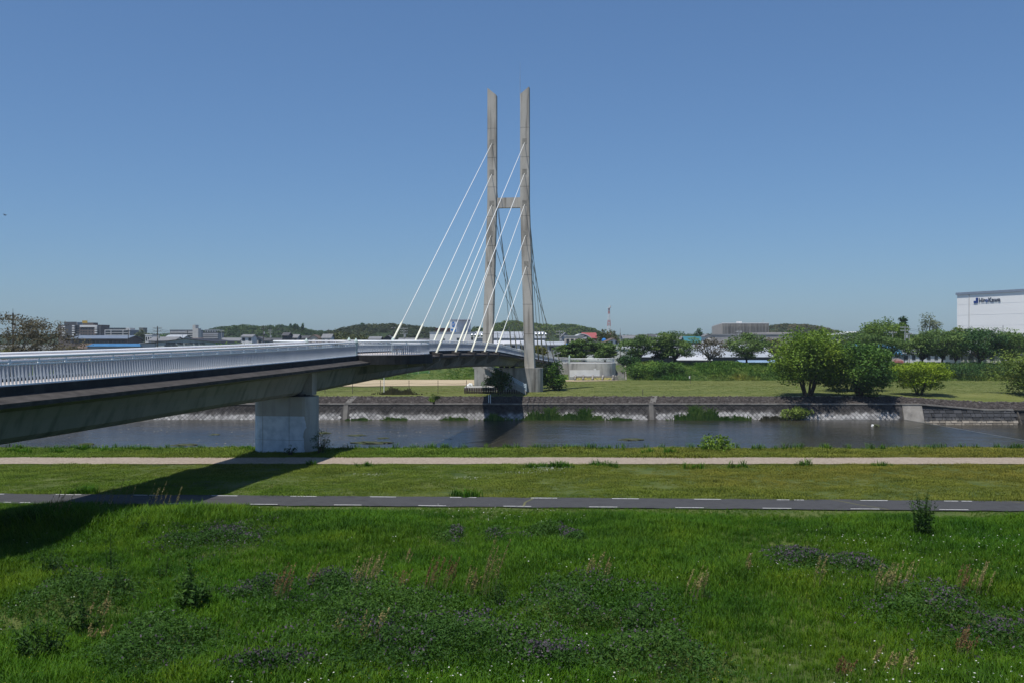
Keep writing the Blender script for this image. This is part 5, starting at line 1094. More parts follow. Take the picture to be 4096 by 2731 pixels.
# trees behind the levee on the right
tree('big round bright camphor tree on the right skyline', np.array([P(3530,0,300).x,300,-1]), 13.7, 13.5, .2, 120, 12000, .34, LCM, seed=61, flat=.9, cr=.11, trunk=.4, shape='dome', shell=.7)
tree('slim dark conifer right of the round camphor tree', np.array([P(3612,0,310).x,310,-1]), 15.0, 6.0, .15, 44, 3600, .38, LD, seed=62, shape='cone', cr=.16)
tree('tall sparse pale tree standing alone on the right skyline', np.array([P(3716,0,300).x,300,-1]), 15.6, 7.6, .38, 34, 1500, .26, LP, bm_=barkg, seed=63, cr=.13, flat=.7)
tree('bare leafless little tree left of the white warehouse', np.array([P(3777,0,300).x,300,-1]), 11.0, 4.5, .35, 22, 260, .22, LB, bm_=barkg, seed=64, cr=.12)
tree('pale yellowish tree between the conifer and sparse tree', np.array([P(3675,0,295).x,295,-1]), 9.6, 7.0, .2, 36, 2600, .34, LW, seed=65, cr=.16)
for px,H,cw,sd,lab in ((3822,11.6,8.5,66,'loose pale-green tree at the corner of the white warehouse'),(3925,12.2,13,67,'wide pale-green tree before the white warehouse wall'),(4040,10.4,10,68,'dark-green tree before the white warehouse, near the edge')):
    tree(lab, np.array([P(px,0,272).x,272,-1]), H, cw, .3, 44, 4200, .34, LC if sd != 66 else LW, seed=sd, flat=.6, cr=.14, shape='umbrella')
tree('golden-green clipped conifer behind the right pylon leg', levp(2163,249), 5.0, 3.2, .0, 40, 3600, .17, LGO, seed=71, shape='dome', cr=.16, up=.1)
tree('small golden conifer left of the right pylon leg', levp(2090,249), 3.4, 2.4, .0, 26, 1800, .17, LGO, seed=72, shape='cone', cr=.2, up=.1)
tree('dark bamboo thicket below the radio mast', np.array([P(2430,0,400).x,400,-1]), 10.8, 11, .0, 60, 5200, .45, LO, seed=73, cr=.12, flat=1.2)
tree('lone pointed tree far off left of the concrete factory', np.array([P(2795,0,600).x,600,-1]), 13.2, 6, .15, 30, 1200, .6, LD, seed=74, cr=.18, flat=1.2)
tree('dark tree mass behind the arched hall and house roofs', np.array([P(2290,0,262).x,262,-1]), 5.4, 7, .0, 34, 2600, .34, LC, seed=75, cr=.17)
for px,sd,H,d,lab in ((2515,76,7.2,420,'tree clump among the distant roofs by the levee pole'),(2590,77,7.0,450,'tree clump behind the first big cherry'),(2680,78,8.0,400,'tree clump behind the widest cherry'),(2760,79,7.6,470,'tree clump before the teal hall'),(2650,80,9.0,640,'far low wood in the middle of the plain'),(2740,81,10.0,640,'far low wood left of the factory')):
    tree(lab, np.array([P(px,0,d).x,d,-1]), H, 12+4*(d>600), .0, 34, 1800, .55, LC if sd%2 else LD, seed=sd, cr=.16)
# left, beyond the bridge
for px,H,cw,d,sd,lv,lab in ((40,13.6,15,195,81,4200,'tall half-bare brown tree at the left edge behind the rail'),(165,12.2,14,190,82,3600,'spreading half-bare brown tree right of the left pole'),(262,7.6,10,185,83,1800,'low half-bare brown bush tree before the flats'),(-10,6.8,9,180,84,2600,'olive bushy tree low at the left edge')):
    tree(lab, np.array([P(px,0,d).x,d,-.8]), H, cw, .22, 60, lv, .24, LB if sd != 84 else LO, bm_=bark, stems=3, seed=sd, flat=.5, cr=.10, shape='umbrella', trunk=.3)
for px,d,H,cw,sd,lm_,lab in ((563,520,12.6,8.5,85,LP,'pale round tree between the office and the tall pole'),(905,300,7.2,14,86,LG,'bright green hedge tree right of the lettered workshop'),(985,300,6.6,14,87,LG,'bright green hedge tree in the middle behind the rail'),(1070,310,6.4,13,88,LM,'green hedge tree left of the dark houses'),(300,280,5.6,10,89,LO,'olive scrub below the brown flats'),(400,286,5.0,10,90,LB,'brown scrub left of the blue-roofed shed'),(540,330,7.0,6,91,LD,'dark small tree at the lean-to'),(1370,420,10.8,16,92,LO,'left clump of the olive bamboo grove'),(1440,410,9.6,14,93,LO,'right clump of the olive bamboo grove'),(640,560,10.5,14,94,LM,'far green trees behind the tall pole')):
    tree(lab, np.array([P(px,0,d).x,d,-1]), H, cw, .0 if H < 9 else .08, 44, 2600, .3 if d < 320 else .5, lm_, seed=sd, cr=.15)
for px,y,sd in ((1162,1295,1),(1176,1297,2),(1181,1296,3),(1189,1299,4),(1211,1299,5)):
    b = P(px,1325,880); tree('pointed cypress on the wooded ridge, number %s from the left' % ['one','two','three','four','five'][sd-1], np.array([b.x,b.y,b.z]), (1325-y)*880/4000, 2.6 if sd!=5 else 3.4, .02, 26, 700, .5, LD, seed=100+sd, shape='cone', name='cypress_tree', cr=.24, group='cypresses on the ridge', flat=1.3)
b = P(1450,1310,800); tree('single round tree standing on the bamboo hill crest', np.array([b.x,b.y,b.z]), 3.2, 4.0, .1, 20, 500, .45, LD, seed=106, cr=.2)
# hills
def hill(name, crest, d, thick, lmat, label, seed, ntree=420, csz=1.0):
    xs = [c[0] for c in crest]; r = np.random.default_rng(seed)
    X = np.linspace(xs[0],xs[-1],60); top = np.interp(X,xs,[8-(c[1]+2-1350)*d/4000 for c in crest]); V = np.linspace(-1,1,13); rings = []
    for v in V: rings.append([Vector(((x-2048)*d/4000, d+v*thick, -1.2+(t+1.2)*(1-v*v)**.8)) for x,t in zip(X,top)])
    struct(name, MB().sweep(rings,closed=False), mat('hill_floor',[(0.012,0.022,0.008),(0.03,0.05,0.015)],0.05,0.95), True)
    px = r.uniform(xs[0],xs[-1],ntree); v = r.uniform(-1,.35,ntree); tp = np.interp(px,X,top)
    c = np.stack([(px-2048)*d/4000, d+v*thick, -1.2+(tp+1.2)*(1-v*v)**.8],1); R_ = r.uniform(1.6,3.4,ntree)*csz*d/850
    k = 70; idx = np.repeat(np.arange(ntree),k); g = r.normal(size=(len(idx),3)); g /= np.linalg.norm(g,axis=1)[:,None]; g[:,2] = np.abs(g[:,2])*.9-.15
    L = c[idx]+g*R_[idx][:,None]; tone = np.clip(r.normal(.45,.25,ntree)[idx]+r.normal(0,.12,len(idx)),0,1)
    o = cards('hillside_wood', L, .62*csz*r.uniform(.6,1.3,len(L))*d/850, lmat, up=.5, seed=seed, rnd=tone); tag(o, label, 'wood', kind='stuff')
LH = leafmat('hill_leaf',[(0.0160,0.0416,0.0128),(0.0448,0.0880,0.0192),(0.0960,0.1360,0.0320)],.15,nscale=.02); LH2 = leafmat('hill_leaf_fresh',[(0.0380,0.0730,0.0138),(0.0950,0.1440,0.0242),(0.1690,0.2112,0.0432)],.15,nscale=.02); LH3 = leafmat('hill_leaf_blossom',[(0.0350,0.0560,0.0168),(0.0980,0.1050,0.0420),(0.2660,0.2100,0.1190)],.15,nscale=.03)
hill('left_hill',[(770,1345),(830,1327),(900,1314),(960,1307),(1000,1309),(1060,1313),(1090,1308),(1130,1306),(1180,1313),(1220,1321),(1250,1330),(1320,1329),(1370,1345)],900,70,LH,'dark wooded ridge on the left skyline',201,520)
hill('bamboo_hill',[(1290,1348),(1340,1330),(1370,1319),(1420,1308),(1450,1305),(1500,1305),(1580,1302),(1620,1304),(1680,1313),(1740,1318),(1800,1327),(1860,1345)],800,60,leafmat('hill_bamboo',[(0.0308,0.0448,0.0168),(0.0700,0.0868,0.0308),(0.1190,0.1288,0.0490)],.15,nscale=.03),'grey-green bamboo-covered hill left of the pylon',202,520)
hill('pylon_hill',[(1870,1345),(1890,1320),(1905,1314),(1930,1322),(1970,1306),(2000,1298),(2030,1289),(2070,1291),(2100,1299),(2150,1301),(2180,1304),(2220,1309),(2260,1304),(2300,1307),(2330,1313),(2370,1321),(2400,1336),(2430,1350)],900,70,LH2,'fresh green wooded hill behind the pylon',203,560)
hill('right_hill',[(3040,1330),(3075,1312),(3120,1305),(3180,1302),(3240,1308),(3300,1321),(3330,1331),(3370,1345)],900,70,LH3,'blossom-flecked wooded hill right of the factory',204,420)
hill('far_plain_wood',[(2450,1346),(2560,1343),(2700,1340),(2820,1338),(2900,1340),(3000,1345)],1500,60,LH,'thin far wood along the horizon of the plain',205,260,.7)
hill('far_left_wood',[(-150,1346),(100,1343),(300,1341),(560,1340),(700,1338),(830,1336),(900,1345)],1400,60,LH,'low far wood behind the left apartments',206,420,.7)
hill('far_right_wood',[(3340,1346),(3450,1343),(3700,1342),(4000,1341),(4300,1345)],1300,60,LH,'low far wood behind the right-hand trees',207,300,.7)

# ---------------------------------------------------------------- GRASS
def tuft(name, seed, nb, h, w, spread, m, lean=.35):
    r = np.random.default_rng(seed); V = []; F = []; A = []
    for k in range(nb):
        a = r.uniform(0,2*math.pi); p = np.array([r.normal(0,spread),r.normal(0,spread),0.]); hh = h*r.uniform(.55,1.15); dirn = np.array([math.cos(a),math.sin(a),0]); sd = np.array([-math.sin(a),math.cos(a),0])*w*r.uniform(.7,1.3)/2
        l = lean*r.uniform(.3,1.5); p1 = p+dirn*hh*l*.35+np.array([0,0,hh*.6]); p2 = p+dirn*hh*l+np.array([0,0,hh*(1-.25*l)])
        o = len(V); V += [p-sd,p+sd,p1+sd*.8,p1-sd*.8,p2]; F += [(o,o+1,o+2,o+3),(o+3,o+2,o+4)]; t = r.random(); A += [t,t]
    me = bpy.data.meshes.new(name); me.from_pydata([tuple(v) for v in V],[],F); at = me.attributes.new('rnd','FLOAT','FACE'); at.data.foreach_set('value',np.array(A,np.float32)); me.materials.append(m)
    return me
def scatter(name, pts, sc, tint, idx, meshes, label, cat):
    """points carrying scale/turn/tint attributes, tufts instanced on them"""
    src = bpy.data.collections.new(name+'_sources')
    for i, me in enumerate(meshes): src.objects.link(bpy.data.objects.new('%s_source_%02d' % (name,i), me))
    n = len(pts); me = bpy.data.meshes.new(name); me.vertices.add(n); me.vertices.foreach_set('co', pts.astype(np.float32).ravel())
    for nm, v in (('sc',sc),('rz',rng.uniform(0,6.28,n)),('tint',tint)): me.attributes.new(nm,'FLOAT','POINT').data.foreach_set('value', np.asarray(v,np.float32))
    me.attributes.new('pick','INT','POINT').data.foreach_set('value', np.asarray(idx,np.int32)); me.update()
    o = link(name, me); tag(o, label, cat, kind='stuff')
    g = bpy.data.node_groups.new(name+'_nodes','GeometryNodeTree'); g.interface.new_socket('Geometry',in_out='INPUT',socket_type='NodeSocketGeometry'); g.interface.new_socket('Geometry',in_out='OUTPUT',socket_type='NodeSocketGeometry')
    N = g.nodes.new; L = g.links.new; gi, go = N('NodeGroupInput'), N('NodeGroupOutput'); ip = N('GeometryNodeInstanceOnPoints'); ci = N('GeometryNodeCollectionInfo'); ci.inputs[0].default_value = src; ci.inputs[1].default_value = True; ci.inputs[2].default_value = True
    def attr(nm, t='FLOAT'):
        a = N('GeometryNodeInputNamedAttribute'); a.data_type = t; a.inputs[0].default_value = nm; return a.outputs[0]
    cx = N('ShaderNodeCombineXYZ'); L(attr('rz'), cx.inputs[2]); er = N('FunctionNodeEulerToRotation'); L(cx.outputs[0], er.inputs[0])
    L(gi.outputs[0], ip.inputs['Points']); L(ci.outputs[0], ip.inputs['Instance']); ip.inputs['Pick Instance'].default_value = True; L(attr('pick','INT'), ip.inputs['Instance Index']); L(er.outputs[0], ip.inputs['Rotation']); L(attr('sc'), ip.inputs['Scale']); L(ip.outputs[0], go.inputs[0])
    o.modifiers.new('scatter','NODES').node_group = g
    return o
GT = [(0.62,0.95,0.55),(1.0,1.0,1.0),(1.75,1.25,0.95)]
GM = leafmat('meadow_grass',[(0.0239,0.0756,0.0019),(0.0593,0.1441,0.0032),(0.1089,0.1990,0.0056)],.30,True,.6,GT)
GS = leafmat('short_grass',[(0.0908,0.1274,0.0136),(0.1512,0.1953,0.0218),(0.2115,0.2461,0.0354)],.25,True,.6,[(0.66,0.95,0.6),(1,1,1),(1.32,1.0,1.15)])
def view(pts): return np.abs(pts[:,0]) < .53*pts[:,1]+9
def patch(x, y, s, seed): return np.clip(.45+.28*vnoise(x,y,s,seed)+.10*vnoise(x,y,s*4,seed+1),0,1)
VETCH = (('broad purple vetch patch left of centre below the bridge shadow',870,2150,330,100,501,.30),('small purple vetch tuft just left of the middle',1830,2150,110,40,502,.45),('tiny purple vetch tuft next to the small one',1985,2150,60,30,503,.4),('dense purple vetch strip in the middle of the meadow',2175,2140,150,40,504,.7),('faint vetch tuft right of the dense strip',2310,2160,70,30,505,.4),('purple vetch bed below the tall leafy weed',3220,2260,200,80,506,.55),('purple vetch bed right of the one below the weed',3440,2280,170,60,507,.45),('large purple vetch mound at the lower right corner',3880,2530,440,220,508,.42,.95),('vetch mound with reddish grass, lower left of centre',1020,2390,260,110,509,.3,.6),('vetch mound under the tan seed heads, left of centre',1330,2380,230,120,510,.3,.7),('great dark vetch tangle at bottom centre',1700,2640,760,230,511,.22,1.0),('dark vetch mound right of bottom centre',2380,2490,470,210,512,.20,1.0),('vetch tangle at the bottom edge left of centre',1080,2690,330,90,513,.25,.6),('dark tangle above the bottom centre vetch',1500,2500,520,190,514,.10,.95),('flowering vetch at the bottom right of centre',2190,2660,220,110,515,.4,.7),('dark leafy tangle in the lower left, right of the thicket',620,2640,420,170,516,.06,.8),('dark green mound at the bottom edge right of centre',2640,2660,380,150,517,.06,.8),('dark low tangle above the large dock',300,2420,360,130,518,.05,.7))
# meadow between the viewer's bank and the cycle path
n = 104000; pts = np.stack([rng.uniform(-35,35,n),rng.uniform(15,45.9,n),np.zeros(n)],1); pts = pts[view(pts)]
pts = pts[pts[:,1] < ASY(pts[:,0])-1.45+rng.uniform(-.25,.12,len(pts))]; pts[:,2] = near_z(pts[:,0],pts[:,1])
tint = patch(pts[:,0],pts[:,1],.33,21)*.62+.10; tint += .30*np.exp(-((pts[:,1]-30)/2.2)**2)*np.clip(vnoise(pts[:,0],pts[:,1],.25,23)+.3,0,1)+.22*np.exp(-((pts[:,1]-44)/1.6)**2)
hgt = .8+.35*vnoise(pts[:,0],pts[:,1],.5,22)+np.clip((-10.5-pts[:,0])/3,0,1)*1.25*np.exp(-((pts[:,1]-40.5-.25*(pts[:,0]+15))/3.2)**2); near_edge = np.clip((ASY(pts[:,0])-1.5-pts[:,1])/3.0,.28,1)
zone = np.zeros(len(pts))
for v in VETCH:
    c = gp(v[1],v[2]); zw = v[3]*c[1]/4000; zd = max(.8,v[4]*c[1]**2/32000*.8)*1.3
    zone = np.maximum(zone, np.exp(-2.2*(((pts[:,0]-c[0])/zw)**2+((pts[:,1]-c[1])/zd)**2)*1.3))
hgt = hgt*(1-.38*zone); tint = tint-.22*zone
scatter('meadow_grass', pts, np.clip(hgt,.3,2.3)*np.where(pts[:,0]>-12,near_edge,np.maximum(near_edge,.7))*rng.uniform(.7,1.2,len(pts)), np.clip(tint+rng.normal(0,.07,len(pts)),0,1), rng.integers(0,6,len(pts)), [tuft('meadow_tuft',k,16,.40,.020,.12,GM,.55) for k in range(6)], 'long lush green meadow grass below the cycle path', 'grass')
# mown verges
n = 112000; pts = np.stack([rng.uniform(-49,49,n),rng.uniform(46,72.4,n),np.zeros(n)],1); pts = pts[view(pts)]
jit = rng.uniform(-.22,.12,len(pts)); yc = ASY(pts[:,0]); keep = (pts[:,1]-yc > 1.5+jit)&((np.abs(pts[:,1]-64.8) > 1.72+jit)); pts = pts[keep]; pts[:,2] = near_z(pts[:,0],pts[:,1])
tint = patch(pts[:,0],pts[:,1],.22,24)*.8+.1+np.clip(pts[:,0]/45,-.2,.5); sc_ = (.75+.3*vnoise(pts[:,0],pts[:,1],.8,25))*np.where(pts[:,1]>66.5,1.7,1.0)
scatter('verge_grass', pts, np.clip(sc_,.35,2.6)*rng.uniform(.7,1.2,len(pts)), np.clip(tint+rng.normal(0,.06,len(pts)),0,1), rng.integers(0,5,len(pts)), [tuft('verge_tuft',20+k,14,.13,.022,.13,GS,.7) for k in range(5)], 'short mown grass verges between cycle path, gravel path and river', 'grass')
# taller tufts along the verge edges
def tufts(n, x0,x1,y0,y1, s0,s1, name, label, base_t=.3, seeds=40, hh=.5, zf=None, w=.03, gm=None, sp=.12):
    pts = np.stack([rng.uniform(x0,x1,n),rng.uniform(y0,y1,n),np.zeros(n)],1); pts[:,2] = (zf or near_z)(pts[:,0],pts[:,1])
    return scatter(name, pts, rng.uniform(s0,s1,n), np.clip(base_t+rng.normal(0,.15,n),0,1), rng.integers(0,4,n), [tuft(name+'_tuft',seeds+k,18,hh,w,sp,gm or GM,.6) for k in range(4)], label, 'grass')
tufts(420,-40,42,71.2,73.0,.5,1.3,'river_edge_grass','uneven tall grass fringe along the near river edge',.45,40,.45)
pp = [gp(x,y) for x,y in ((1005,1806),(995,1800),(1015,1808),(560,1802),(420,1806),(330,1800),(250,1812),(110,1812),(60,1806),(2130,1872),(2190,1872),(2250,1872),(2780,1874),(2240,1865),(2380,1862),(2945,1868),(3210,1862),(1840,1985),(1880,1988),(1245,1860),(330,1975),(350,1970),(3520,1866),(2430,1868),(1460,1866),(2600,1812),(2680,1812))]
pp = np.array([p+np.array([rng.normal(0,.35),rng.normal(0,.2),0]) for p in pp for _ in range(7)])
scatter('path_side_tufts', pp, rng.uniform(.5,1.1,len(pp)), rng.uniform(.1,.35,len(pp)), rng.integers(0,4,len(pp)), [tuft('path_tuft',60+k,20,.5,.035,.10,GM,.7) for k in range(4)], 'scattered taller grass tufts beside the gravel path and pier', 'grass')
# far lawn short tufts and levee weeds
n = 26000; pts = np.stack([rng.uniform(-60,118,n),165.7+62*rng.random(n)**1.0,np.zeros(n)],1); pts = pts[np.abs(pts[:,0]) < .53*pts[:,1]]; sand = (pts[:,0] < -6)&(pts[:,1] > 197); pts = pts[~sand]; pts[:,2] = far_z(pts[:,0],pts[:,1])
GF = leafmat('far_lawn_grass',[(0.0863,0.1222,0.0233),(0.1294,0.1696,0.0311),(0.1725,0.2013,0.0414)],.2,True,.3,[(0.7,0.95,0.6),(1,1,1),(1.4,1.15,1.2)])
scatter('far_lawn_grass', pts, rng.uniform(.5,1.1,len(pts)), np.clip(patch(pts[:,0],pts[:,1],.09,26)+np.clip(.35-.1*(pts[:,1]-165.6),0,.3),0,1), rng.integers(0,4,len(pts)), [tuft('lawn_tuft',80+k,16,.05,.06,.40,GF,1.1) for k in range(4)], 'short mown grass of the far riverside lawn', 'grass')
n = 11000; pts = np.stack([rng.uniform(-62,125,n),rng.uniform(227.6,239,n),np.zeros(n)],1); pts = pts[(np.abs(pts[:,0]) < .53*pts[:,1])&~((pts[:,0] > 6)&(pts[:,0] < 28.2))]; pts[:,2] = far_z(pts[:,0],pts[:,1])
GL = leafmat('levee_weeds',[(0.0594,0.1285,0.0231),(0.1444,0.2185,0.0347),(0.2763,0.3052,0.0636)],.25,True,.25,[(0.7,0.95,0.7),(1,1,1),(1.9,1.3,1.3)])
tall = np.where(pts[:,0]>26,1.0,.45)*(1+.6*np.clip(vnoise(pts[:,0],pts[:,1],.35,28),-.6,1))
scatter('levee_weeds', pts, tall*rng.uniform(.6,1.2,len(pts)), np.clip(patch(pts[:,0],pts[:,1],.15,27)-.15+.35*np.exp(-((pts[:,0]-53)/6)**2)*np.exp(-((pts[:,1]-229)/2)**2),0,1), rng.integers(0,5,len(pts)), [tuft('weed_tuft',90+k,22,.6,.09,.36,GL,.8) for k in range(5)], 'overgrown green weeds covering the far levee slope', 'weeds')
for k,(px,d,H,cw,lab) in enumerate(((2545,231,2.6,7.5,'dense kudzu bush right of the levee steps'),(2625,232,2.4,7.0,'dense kudzu bush on the levee left of centre'),(2690,233,2.0,5.5,'small kudzu bush below the second cherry tree'),(2512,238,1.9,5,'dark clipped hedge at the head of the levee steps'),(3860,231,2.2,10,'dark weed bank below the right cherry trees'),(3960,232,2.3,10,'dark weed bank at the right foot of the levee'),(3330,231,2.6,9,'dark weed bank behind the large riverside tree'))):
    x = (px-2048)*d/4000; tree(lab, np.array([x,d,float(far_z(np.array([x]),np.array([float(d)]))[0])]), H, cw, .0, 40, 2600, .2, LM if k < 3 else LD, seed=300+k, name='shrub', cr=.15, flat=.8)
# reeds and shrubs at the foot of the river wall, islets
GR = leafmat('reed_green',[(0.018,0.058,0.010),(0.04,0.095,0.016),(0.075,0.13,0.03)],.3,True,.5,[(0.8,0.9,0.7),(1,1,1),(2.2,1.35,1.5)])
def reeds(label, px, py, wpx, hm, n, seed, d=160.9, tint=.35, name='reed_clump', WATER_Z=WATER_Z):
    p = P(px,py,d); w = wpx*d/4000; r = np.random.default_rng(seed); root = thing(name, (p.x,p.y,WATER_Z), label, 'reeds'); V=[];F=[];A=[]
    for k in range(int(n*.6)):
        u = r.normal(0,.38); x = p.x+u*w*.62; h = hm*max(.25,math.cos(min(1.5,abs(u)*1.5)))*r.uniform(.3,1.25)*(1+.35*math.sin(x*2.1+seed)); y = d+r.uniform(-1.2,.3); a = r.uniform(-1,1); wd = .07*r.uniform(.6,1.6)
        b = np.array([x,y,WATER_Z-.05]); m1 = b+np.array([a*.2*h,-.1*h,.65*h]); t = b+np.array([a*.75*h,-.25*h,h*(1-.3*abs(a))]); s = np.array([wd,0,0]); o = len(V); V += [b-s,b+s,m1+s,m1-s,t]; F += [(o,o+1,o+2,o+3),(o+3,o+2,o+4)]; q = r.random(); A += [q,q]
    me = bpy.data.meshes.new('foliage'); me.from_pydata([tuple(v) for v in V],[],F); me.attributes.new('rnd','FLOAT','FACE').data.foreach_set('value',np.array(A,np.float32)); me.materials.append(leafmat('reed_leaf',[(0.0471,0.1166,0.0175),(0.1059,0.2066,0.0306),(0.2058,0.2916,0.0613)],.3) if tint < .5 else leafmat('reed_dry',[(0.06,0.06,0.03),(0.11,0.10,0.05),(0.16,0.145,0.08)],.3)); link('foliage', me, root); return root
for a in (('tall green reed bank under the bridge shadow edge',2190,1676,200,1.9,900,1),('green reed bank right of the tall one at the wall foot',2330,1676,170,1.7,700,2),('mounded reed clump in the middle of the wall',2795,1676,190,2.2,900,3),('low green reeds right of the mounded clump',2880,1678,120,.8,300,4),('small weeds at the wall foot left of the shadow',1820,1676,110,.8,260,5),('weed fringe at the wall foot, far left of the shadow',1580,1674,130,.6,260,6),('low weed fringe at the wall foot below the fence posts',1440,1674,110,.5,200,7),('weed clump in shade at the wall foot under the bridge',1985,1678,120,1.1,260,8),('small weed clump left of the leafy wall shrub',2960,1678,90,1.0,240,9),('low weeds between two reed banks',2480,1678,110,.6,200,11)): reeds(*a)
reeds('dry brown weed clump at the wall foot left of the leafy shrub',3080,1678,90,1.0,240,12,tint=.9)
tree('leafy shrub growing out of the wall foot', np.array([P(3168,0,161.3).x,161.3,WATER_Z-.1]), 2.0, 4.0, .05, 26, 1500, .2, LW, seed=320, name='shrub', cr=.17, stems=3, up=.1)
m_isl = mat('islet_mud',[(0.03,0.032,0.018),(0.045,0.055,0.02),(0.065,0.065,0.04)],1.5,0.95,bump=.5)
for k,(px,py,w,h,lab) in enumerate(((1490,1771,150,.22,'low grassy islet in the river near the pier'),(2526,1758,86,.2,'small grassy islet in open water mid-river'),(1290,1732,55,.18,'tiny weedy islet right of the near pier'),(1425,1741,70,.12,'thin gravel bar beyond the grassy islet'),(1530,1752,45,.1,'thin mud bar right of the gravel bar'),(345,1777,60,.22,'mud islet far left under the bridge'),(740,1779,100,.16,'gravel islet left of the near pier'),(860,1737,42,.1,'small mud bar upstream of the near pier'),(3505,1703,26,.3,'small weedy snag in the water near the weir'))):
    d = (8-WATER_Z)*4000/(py-1350); p = P(px,py,d); p.z = WATER_Z; lump('river_islet', p, w*d/4000, h, m_isl, lab, 'islet', 400+k, d=max(1.6,w*d/4000*.35))
n = 170; yy = rng.uniform(119,150,n); xx = rng.uniform(-58,-6,n)+rng.normal(0,2,n); yy = np.where(rng.random(n)<.6, np.round(yy/5)*5+rng.normal(0,.35,n), yy); mb = MB()
for x,y in zip(xx,yy):
    s = rng.uniform(.05,.15); z = WATER_Z-.03; mb.add([(x-s*1.6,y-s,z),(x+s*1.6,y-s,z),(x+s*1.4,y+s,z),(x-s*1.4,y+s,z),(x,y,z+s*.7)],[(0,1,4),(1,2,4),(2,3,4),(3,0,4)])
tag(mb.build('shallow_stones', mat('shallow_stones',[(0.04,0.04,0.035),(0.10,0.095,0.085),(0.34,0.34,0.32)],2.5,.7,lo=.35,hi=.75), fix=False), 'scattered stones breaking the shallow water left of the bridge shadow', 'stones', kind='stuff')
tag(lump('white_bag', P(3492,1703,(8-WATER_Z)*4000/353), .5, .25, m_over, 'white plastic bag caught on the snag near the weir', 'bag', 41), None, None)
tag(lump('white_bag', P(2988,1671,161), .5, .25, m_over, 'white litter at the foot of the river wall', 'litter', 42), None, None)
MB  # near-bank shrubs standing at the river edge
tree('bright green low shrub at the near river edge', np.array([*gp(2868,1797)[:2],-.35]), 1.35, 2.5, .05, 26, 1000, .10, LG, seed=330, name='shrub', cr=.15, stems=4, lean=-.1, up=.1)
tree('small leafy shrub at the near river edge below the bridge shadow', np.array([*gp(1735,1797)[:2],-.3]), 1.1, 1.7, .05, 16, 600, .08, LG, seed=331, name='shrub', cr=.18, stems=3, up=.1)
tree('dark weeds growing at the right foot of the near pier', gp(1282,1812), 1.5, 1.5, .0, 16, 420, .10, LD, seed=332, name='shrub', cr=.2, stems=4, up=.0, aspect=4)
tree('small dark weed in front of the near pier', gp(1160,1822), .7, .8, .0, 10, 200, .07, LD, seed=333, name='shrub', cr=.2, stems=3, up=.0, aspect=3)
reeds('dry brown reeds in front of the left sports field',1590,1580,170,1.3,500,13,d=171,tint=.9,WATER_Z=LAWN_Z)
# ---------------------------------------------------------------- FOREGROUND PLANTS
VL = leafmat('vetch_leaf',[(0.0142,0.0429,0.0062),(0.0330,0.0897,0.0112),(0.0708,0.1463,0.0200)],.22); VF = leafmat('vetch_flower',[(0.060,0.046,0.064),(0.100,0.078,0.104),(0.17,0.125,0.18)],.25); VH = leafmat('vetch_haze',[(0.05,0.045,0.06),(0.075,0.065,0.09),(0.10,0.09,0.11)],.2)
def vetch(label, px, py, wpx, hpx, seed, fl=.22, h=.55):
    c = gp(px,py); d = c[1]; w = wpx*d/4000; dep = max(.8,hpx*d*d/(4000*8)*.8); r = np.random.default_rng(seed); n = int(1500+1900*w*dep/2); n = min(n,20000)
    u = r.normal(0,.42,n); v = r.normal(0,.42,n); x = c[0]+u*w; y = d+v*dep*1.3; nz = vnoise(x,y,1.3,seed)+.6*vnoise(x,y,3.4,seed+9); kp = nz > -.55+r.normal(0,.25,n)-.5*(u*u+v*v < .06); u,v,x,y,nz = u[kp],v[kp],x[kp],y[kp],nz[kp]; n = len(x); hh = .72*h*np.exp(-(u*u+v*v)*1.8)*np.clip(1+.6*nz,.2,2.0); z = near_z(x,y)+hh*r.random(n)**.5+.05
    root = thing('vetch_patch', tuple(c), label, 'wildflowers', 'purple vetch patches in the meadow'); cards('foliage', np.stack([x,y,z],1), r.uniform(.025,.065,n), VL, root, up=.2, seed=seed, aspect=2.6)
    nf = int(n*fl*.55); k = r.integers(0,n,nf); cl = vnoise(x[k],y[k],2.2,seed+3) > -.1; k = k[cl]; zz = near_z(x[k],y[k])+hh[k]*r.uniform(.75,1.12,len(k))+.1
    cards('flowers', np.stack([x[k]+r.normal(0,.03,len(k)),y[k]+r.normal(0,.03,len(k)),zz],1), r.uniform(.022,.045,len(k)), VF, root, up=.0, seed=seed+1, aspect=1.6)['kind'] = 'stuff'; return root
for a in VETCH: vetch(*a)
DL = leafmat('dock_leaf',[(0.0154,0.0504,0.0067),(0.0339,0.0896,0.0112),(0.0693,0.1372,0.0224)],.25)
def weed(label, px, py, hpx, wpx, seed, n=150, leaf=.16, stems=9, name='tall_weed', lm=None, aspect=3.2):
    c = gp(px,py); d = c[1]; H = hpx*d/4000; w = wpx*d/4000; r = np.random.default_rng(seed); root = thing(name, tuple(c), label, 'weed'); mb = MB(); L = []; S = []
    for k in range(stems):
        a = r.uniform(0,6.28); rr = w*.5*r.random()**.6; tp = c+np.array([rr*math.cos(a),rr*math.sin(a),H*r.uniform(.55,1.05)*(1-.35*(rr/(w*.5))**2)]); b0 = c+np.array([.25*rr*math.cos(a),.25*rr*math.sin(a),-.03]); mid = (b0+tp)/2+np.array([.12*rr*math.cos(a),.12*rr*math.sin(a),.04*H])
        mb.tube([b0,mid,tp],[.012,.009,.004],4)
        for j in range(n//stems):
            t = r.uniform(.08,1.0); q = (1-t)**2*b0+2*t*(1-t)*mid+t*t*tp; L.append(q+r.normal(0,.05+.06*(1-t),3)); S.append(leaf*(1.15-.75*t)*r.uniform(.6,1.25))
    L = np.array(L); L[:,2] = np.maximum(L[:,2],c[2]+.03); cards('foliage', L, np.array(S), lm or DL, root, up=.15, seed=seed, aspect=aspect); mb.build('stem', DLS, root); return root
